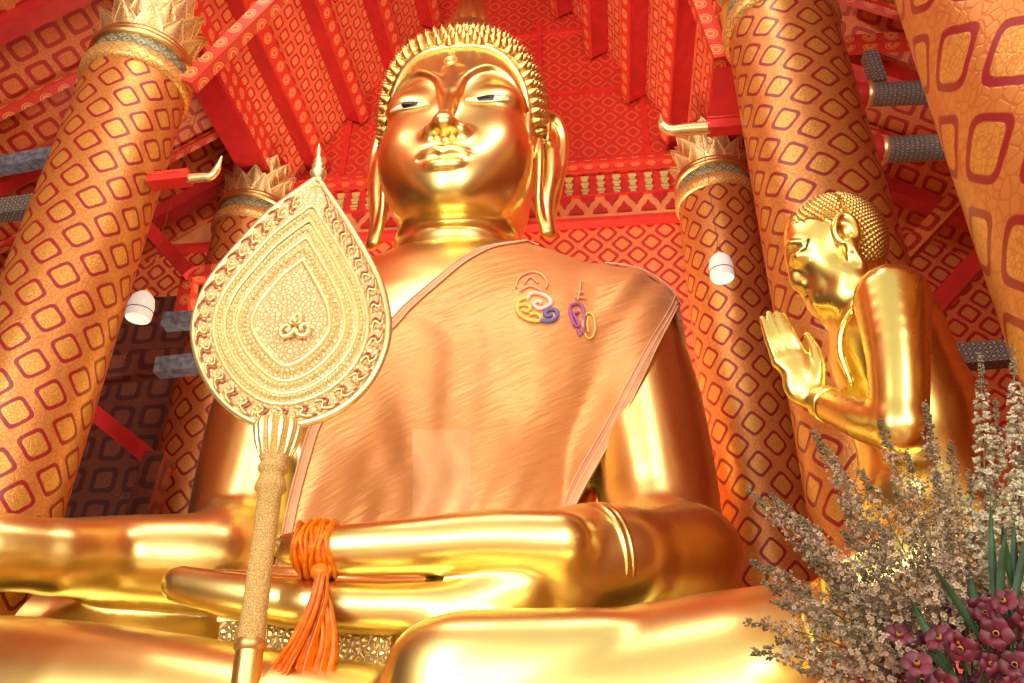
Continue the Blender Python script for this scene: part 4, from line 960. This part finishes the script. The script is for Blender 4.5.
for s in (-1, 1):
    sh = pp(892, 300, -.62) if s < 0 else pp(880, 304, .72)
    m1_ = pp(898, 360, -.74) if s < 0 else pp(880, 360, .84)
    el = pp(900, 428, -.78) if s < 0 else pp(878, 425, .88)
    D.chain([sh, m1_, el], [.27, .205, .175], .08)
    wr_ = pp(824, 403, .13*s)
    D.chain([el, pp(866, 420, .55*s), wr_], [.175, .155, .115], .05)
    y = .075*s
    D.ell(pp(805, 384, y), (.17, .085, .20), .08, R=None)
    for k, (b_, t_) in enumerate((((778, 362), (762, 318)), ((786, 359), (768.5, 313)), ((795, 357), (776, 312.5)), ((803, 358), (783, 315)))):
        mid = ((b_[0]+t_[0])/2-.5, (b_[1]+t_[1])/2)
        D.chain([pp(812-2*k, 392, y), pp(*b_, y)], [.06, .052], .05, seg=1)
        D.chain([pp(*b_, y), pp(*mid, y*1.0), pp(*t_, y*.7)], [.046, .040, .026], .012)
    D.chain([pp(815, 392, y*1.3), pp(819, 368, y*1.6), pp(815, 350, y*1.3), pp(807, 335, y*1.0)], [.07, .055, .046, .03], .02)
    # thighs, knees and tucked feet
    D.chain([c0+V(.15, .3*s, -.1), V(c0[0]-.62, DY+.33*s, 2.95)], [.36, .27], .15)
    D.chain([V(c0[0]-.62, DY+.33*s, 2.78), V(c0[0]+.55, DY+.36*s, 2.66)], [.22, .17], .08)
    D.chain([V(c0[0]+.5, DY+.36*s, 2.66), V(c0[0]+.8, DY+.36*s, 2.55)], [.15, .08], .08)
    # ears
    e_ = .345*s
    D.ell(pp(846, 231, e_), (.10, .05, .14), .03)
    D.ell(pp(846, 231, e_+.05*s), (.055, .05, .085), .03, cut=True)
    D.chain([pp(839, 242, e_), pp(834, 230, e_+.02*s), pp(837, 218, e_+.03*s), pp(846, 214, e_+.03*s), pp(855, 222, e_+.03*s), pp(858, 235, e_+.02*s), pp(855, 246, e_)], .026, .02)
    D.chain([pp(850, 245, e_), pp(854, 256, e_-.01*s), pp(860, 267, e_-.03*s)], [.055, .06, .06], .04)
    D.cone(pp(852, 252, e_+.03*s), pp(856, 262, e_+.02*s), .018, .02, .015, cut=True)
# the robe edge: a raised band from the shoulder round the chest, one crease across the back
D.chain([pp(862, 296, -.42), pp(845, 322, -.46), pp(840, 350, -.42), pp(852, 385, -.40)], [.022, .03, .03, .02], .03)
D.chain([pp(938, 379, -.42), pp(955, 386, -.35), pp(972, 394, -.2)], [.01, .016, .016], .02, cut=True)
D.chain([pp(868, 290, -.25), pp(850, 310, -.30), pp(846, 322, -.1)], [.015, .02, .015], .03)
dv_, df_, dn_ = D.mesh(); q = MB(); q.join(dv_, df_); obj('body', q, M['gold_d'], dis, True, normals=dn_)
# hair: cap of tiny curls
hf_ = Field((1.2, 5.4, 5.2), (2.8, 6.6, 6.9), .022)
hc0 = pp(836, 238); hr = V(px_(43)+.02, .37, px_(41)+.025)
hf_.ell(hc0, hr, 0); hf_.ell(pp(855, 253), (px_(21), .31, px_(24)), .15)
La, Lm, Lb, Lc = P(780, 237, DY), P(803, 237, DY), P(835, 256, DY), P(880, 280, DY)
def side(a, b, x, z): return ((b[0]-a[0])*(z-a[2])-(b[2]-a[2])*(x-a[0]))/math.hypot(b[0]-a[0], b[2]-a[2])
xg = hf_.ax[0][:, None, None]; zg = hf_.ax[2][None, None, :]
cutv = np.minimum(-side(La, Lm, xg, zg), -side(Lm, Lb, xg, zg))
cutv = np.maximum(cutv, xg-Lb[0]-.02)
cut2 = np.maximum(Lb[0]+.05-xg, -side(Lb+V(.08, 0, -.16), Lc+V(0, 0, -.02), xg, zg))
hf_.v = np.maximum(hf_.v, np.minimum(cutv+0*xg, cut2+0*zg).astype(np.float32))
a_, b_, n_ = hf_.mesh(); q = MB(); q.join(a_, b_); obj('hair_cap', q, M['gold_hair'], dis, True)
q = MB(); N2 = 1500; cand = []
for i in range(N2):
    zz = 1-2*(i+.5)/N2; a = i*2.399963; r = math.sqrt(max(0, 1-zz*zz)); dv = V(r*math.cos(a), r*math.sin(a), zz); dv = dv
    p, ok = march(hf_, np.array([hc0+V(.08, 0, -.02)+dv*.75]), -dv[None]); p = p[0]
    if not ok[0]: continue
    k = min(max(side(La, Lm, p[0], p[2]), side(Lm, Lb, p[0], p[2])), Lb[0]+.04-p[0]); k2 = min(p[0]-Lb[0]-.05, side(Lb+V(.08, 0, -.16), Lc, p[0], p[2]))
    if max(k, k2) < .012: continue
    n1_ = hf_.grad(p[None])[0]; q.lathe([(.024, -.01), (.025, .006), (.016, .018), (.004, .025)], p, 6, n1_, cap=False)
obj('hair_curls', q, M['gold_hair'], dis)
# eye, wrist band
q = MB(); 
for s in (-1, 1):
    q = MB(); pts_ = [pp(796, 267, 0), pp(800.5, 264.5, 0), pp(803, 257, 0)]
    q.tube([march(D, np.array([[p[0], DY+s*1.1, p[2]]]), np.array([[0, -1.*s, 0]]))[0][0] for p in spline(pts_, 5)], .011, 6); obj('eye_line', q, M['black'], dis)
q = MB()
for s in (-1, 1):
    w0 = pp(826, 404, .15*s); w1 = pp(850, 414, .4*s); d_ = (w1-w0)/np.linalg.norm(w1-w0)
    q.lathe([(.118, -.04), (.138, -.03), (.138, .0), (.128, .01), (.14, .02), (.14, .05), (.125, .06)], w0, 24, d_, cap=False)
obj('wrist_band', q, M['gold_d'], dis)
q = MB(); c = (c0[0]+.05, DY)
q.box((c[0]-.95, DY-.75, 2.2), (2.0, 0, 0), (0, 1.45, 0), (0, 0, .25)); q.box((c[0]-.85, DY-.7, .3), (1.8, 0, 0), (0, 1.35, 0), (0, 0, 1.9)); q.box((c[0]-1.0, DY-.8, 0), (2.1, 0, 0), (0, 1.5, 0), (0, 0, .3))
tag(obj('plinth', q, M['beam_red'], None, False), 'red plinth carrying the praying gilded figure, behind the flowers', 'plinth')

# ------------------------------------------------------------------ flowers in the foreground
B0 = P(985, 735, 1.9)
M['floret'] = plain('cream_pink_florets', (.46, .33, .22), .6, 0, 40, .3)
M['floret2'] = plain('white_green_florets', (.56, .50, .34), .6, 0, 40, .3)
M['bud'] = plain('olive_mauve_buds', (.16, .12, .06), .6, 0, 30, .4)
M['stem'] = plain('brown_green_stem', (.16, .12, .06), .6)
M['leaf'] = plain('dark_green_leaf', (.02, .06, .015), .55, 0, 12, .4)
M['crimson'] = plain('crimson_petal', (.10, .004, .016), .55, 0, 25, .4)
M['throat'] = plain('yellow_throat', (.35, .16, .03), .5)
def frame(n):
    n = n/np.linalg.norm(n); t = V(0, 0, 1) if abs(n[2]) < .9 else V(1, 0, 0); a = np.cross(t, n); a /= np.linalg.norm(a); return a, np.cross(n, a), n
def floret(mb, c, n, r):
    a, b, n = frame(n); ph = random.random()*6
    for k in range(5):
        t = ph+2*pi*k/5; d = a*math.cos(t)+b*math.sin(t); s = np.cross(n, d); up = random.uniform(.25, .8)
        mb.poly([c, c+d*r*.6+s*r*.42+n*r*up*.6, c+d*r+n*r*up*.9, c+d*r*.6-s*r*.42+n*r*up*.6])
    for k in range(3):
        t = ph+2*pi*k/3; d = a*math.cos(t)+b*math.sin(t); s = np.cross(n, d)
        mb.poly([c, c+d*r*.3+s*r*.25+n*r*.6, c+d*r*.35+n*r*1.1, c+d*r*.3-s*r*.25+n*r*.6])
def bud(mb, c, n, r):
    a, b, n = frame(n); rg = [[c+(a*math.cos(t)+b*math.sin(t))*r*q_+n*r*z for q_, z in ((.2, -.9), (.9, -.2), (.8, .5), (.1, 1.3))] for t in np.linspace(0, 2*pi, 6)[:-1]]
    mb.grid(rg, cu=True)
def spray(tip, base, sag, label, group, mat='floret', wide=.036, fr=.0084, dens=200, start=.25):
    base = np.array(base); tip = np.array(tip); mid = (base+tip)/2+V(0, 0, sag)+RNG.normal(0, .012, 3)
    t = np.linspace(0, 1, 26)[:, None]; path = (1-t)**2*base+2*t*(1-t)*mid+t*t*tip
    L = np.linalg.norm(np.diff(path, axis=0), axis=1).sum()
    r = thing('flower_spray', label, 'flower', base, group)
    q = MB(); q.tube(path, np.linspace(.0028, .0009, 26), 5); obj('stem', q, M['stem'], r)
    fl, bd, tw = MB(), MB(), MB(); n = int(dens*L/.45)
    for k in range(n):
        s = start+(1-start)*random.random()**.85; i = s*25; i0 = min(int(i), 24); c = path[i0]+(path[i0+1]-path[i0])*(i-i0)
        tg = path[i0+1]-path[i0]; tg /= np.linalg.norm(tg); d = RNG.normal(0, 1, 3); d -= tg*np.dot(d, tg); d /= np.linalg.norm(d)+1e-9
        e = wide*(1-.75*((s-start)/(1-start))**1.6)*random.uniform(.45, 1.1); n_ = d+tg*.7; p = c+d*e+tg*e*.8
        if s > .86 or random.random() < .22:
            bud(bd, p*1.0 if s < .9 else c+d*e*.7, n_, random.uniform(.0028, .0048)*(1.15-s*.35))
            if random.random() < .5: tw.tube([c, (c+p)/2+d*.002, p], .0007, 3, cap=False)
        else:
            floret(fl, p, n_, fr*random.uniform(.7, 1.15)*(1.15-.5*s))
            if random.random() < .25: tw.tube([c, p], .0008, 3, cap=False)
    for o_ in (obj('florets', fl, M[mat], r), obj('buds', bd, M['bud'], r), obj('twigs', tw, M['stem'], r)): o_['kind'] = 'stuff'
g1 = ('long dusty cream flower spray arching left over the statue\'s shin', 'dusty cream sprays leaning left', )
for (x, y, Y, sag) in ((746, 488, 1.95, .03), (770, 494, 2.1, .02), (744, 622, 1.85, .05), (750, 560, 2.0, .05), (752, 652, 1.8, .05), (770, 600, 1.95, .05), (762, 582, 2.15, .04), (775, 640, 1.95, .05), (790, 540, 2.1, .04), (800, 672, 1.8, .04),
                       (795, 515, 1.85, .04), (815, 620, 1.75, .05), (812, 560, 1.9, .05), (830, 655, 1.7, .04), (828, 590, 1.8, .05), (842, 530, 1.9, .04), (790, 585, 1.8, .06), (850, 630, 1.65, .04), (860, 570, 1.75, .04)):
    spray(P(x, y, Y), B0+V(random.uniform(-.03, .0), random.uniform(-.05, .05), 0), sag+.02, *g1)
g2 = ('dusty cream flower spray rising in front of the praying figure', 'dusty cream sprays rising in the middle')
for (x, y, Y, sag) in ((812, 430, 1.95, .03), (832, 458, 2.1, .03), (880, 420, 1.9, .02), (860, 470, 1.8, .03), (925, 402, 1.95, .01), (905, 450, 2.1, .02), (895, 490, 1.75, .02), (935, 470, 1.8, .01), (875, 520, 1.7, .03), (920, 520, 1.7, .02), (950, 440, 2.1, .0), (840, 500, 2.0, .03), (910, 560, 1.65, .02), (948, 530, 1.65, .01)):
    spray(P(x, y, Y), B0+V(random.uniform(-.02, .02), random.uniform(-.05, .05), 0), sag, *g2)
g3 = ('upright pale green-white flower spray at the right edge of the bouquet', 'upright pale sprays at the right edge')
for (x, y, Y, sag) in ((980, 352, 1.95, -.0), (1012, 345, 1.9, -.0), (1035, 380, 1.95, .0), (996, 400, 2.05, 0), (968, 470, 1.9, 0), (1025, 440, 1.8, 0), (990, 480, 1.75, 0), (1040, 520, 1.7, 0)):
    spray(P(x, y, Y), B0+V(random.uniform(.0, .04), random.uniform(-.03, .05), 0), sag, *g3, mat='floret2', wide=.028, fr=.0115, dens=170)
# crimson blooms low in the bouquet
def bloom(c, n, r):
    t = thing('crimson_bloom', 'dark crimson orchid bloom low in the foreground bouquet', 'flower', c, 'crimson orchid blooms')
    a, b, n = frame(np.array(n, float)); q = MB(); ph = random.random()
    for k in range(5):
        th = ph+2*pi*k/5; d = a*math.cos(th)+b*math.sin(th); s = np.cross(n, d); wd = .42 if k % 2 else .55; rows = []
        for i in range(6):
            f = i/5; w_ = wd*r*math.sin(.15+f*(pi-.25))**.7
            rows.append([c+d*r*f+s*w_*j+n*r*(.35*math.sin(f*2.2)-.12*j*j+.05*math.sin(9*f+k)) for j in (-1, -.5, 0, .5, 1)])
        q.grid(rows); q.grid(np.array(rows)[::-1]-n*.0012)
    obj('petals', q, M['crimson'], t)
    q = MB(); q.lathe([(r*.05, 0), (r*.16, r*.12), (r*.2, r*.35), (r*.12, r*.42)], c, 10, n, cap=False); obj('throat', q, M['throat'], t)
    q = MB(); q.tube([c-n*.002, c-n*.03+V(0, 0, -.03), B0+V(random.uniform(-.03, .03), random.uniform(-.03, .03), -.05)], .0022, 5); obj('stalk', q, M['leaf'], t)
for k in range(72):
    x = random.uniform(885, 1040); y = random.uniform(600 if x > 950 else 635, 705); Y = random.uniform(1.62, 1.9)
    bloom(P(x, y, Y), V(random.uniform(-1, .6), -1, random.uniform(-.7, .8)), random.uniform(.020, .031))
for k, (x, y, tx, ty) in enumerate(((1000, 600, 1000, 520), (1020, 590, 1008, 515), (1025, 620, 990, 575), (1010, 600, 1030, 500), (985, 610, 960, 545), (1020, 610, 1045, 540), (990, 620, 930, 560), (1000, 610, 985, 500), (950, 640, 905, 590), (1015, 560, 996, 520), (1020, 640, 1040, 590), (960, 650, 920, 640))):
    a = P(x, y+30, 1.72); b = P(tx, ty, 1.68+.03*(k % 3)); d = b-a; s = np.cross(d, V(0, 1, .2)); s /= np.linalg.norm(s); q = MB(); rows = []
    for i in range(9):
        f = i/8; w_ = .008*math.sin(.1+f*(pi-.12))**.8; rows.append([a+d*f+s*w_*j+V(0, -.02*f*f+.004*j*j, -.0-.02*f*f) for j in (-1, -.5, 0, .5, 1)])
    q.grid(rows); q.grid(np.array(rows)[::-1]+V(0, .001, 0)); tag(obj('leaf_blade', q, M['leaf'], None), 'dark green pointed leaf among the foreground flowers', 'leaf', 'green leaves in the bouquet')
M['porcelain'] = plain('blue_white_porcelain', (.75, .76, .78), .15)
q = MB(); vz = B0[2]; q.lathe([(.07, .9), (.08, .905), (.13, 1.0), (.15, 1.15), (.11, vz-.16), (.06, vz-.09), (.07, vz-.04), (.075, vz-.04), (.065, vz-.09), (.04, vz-.12)], (B0[0]+.0, B0[1], 0), 32, cap=False)
tag(obj('flower_vase', q, M['porcelain'], None), 'porcelain vase holding the foreground bouquet', 'vase')
q = MB(); q.lathe([(.2, 0), (.2, .04), (.06, .1), (.05, .8), (.22, .86), (.22, .9)], (B0[0], B0[1], 0), 32); tag(obj('flower_stand', q, M['beam_red'], None), 'round red stand under the flower vase', 'stand')
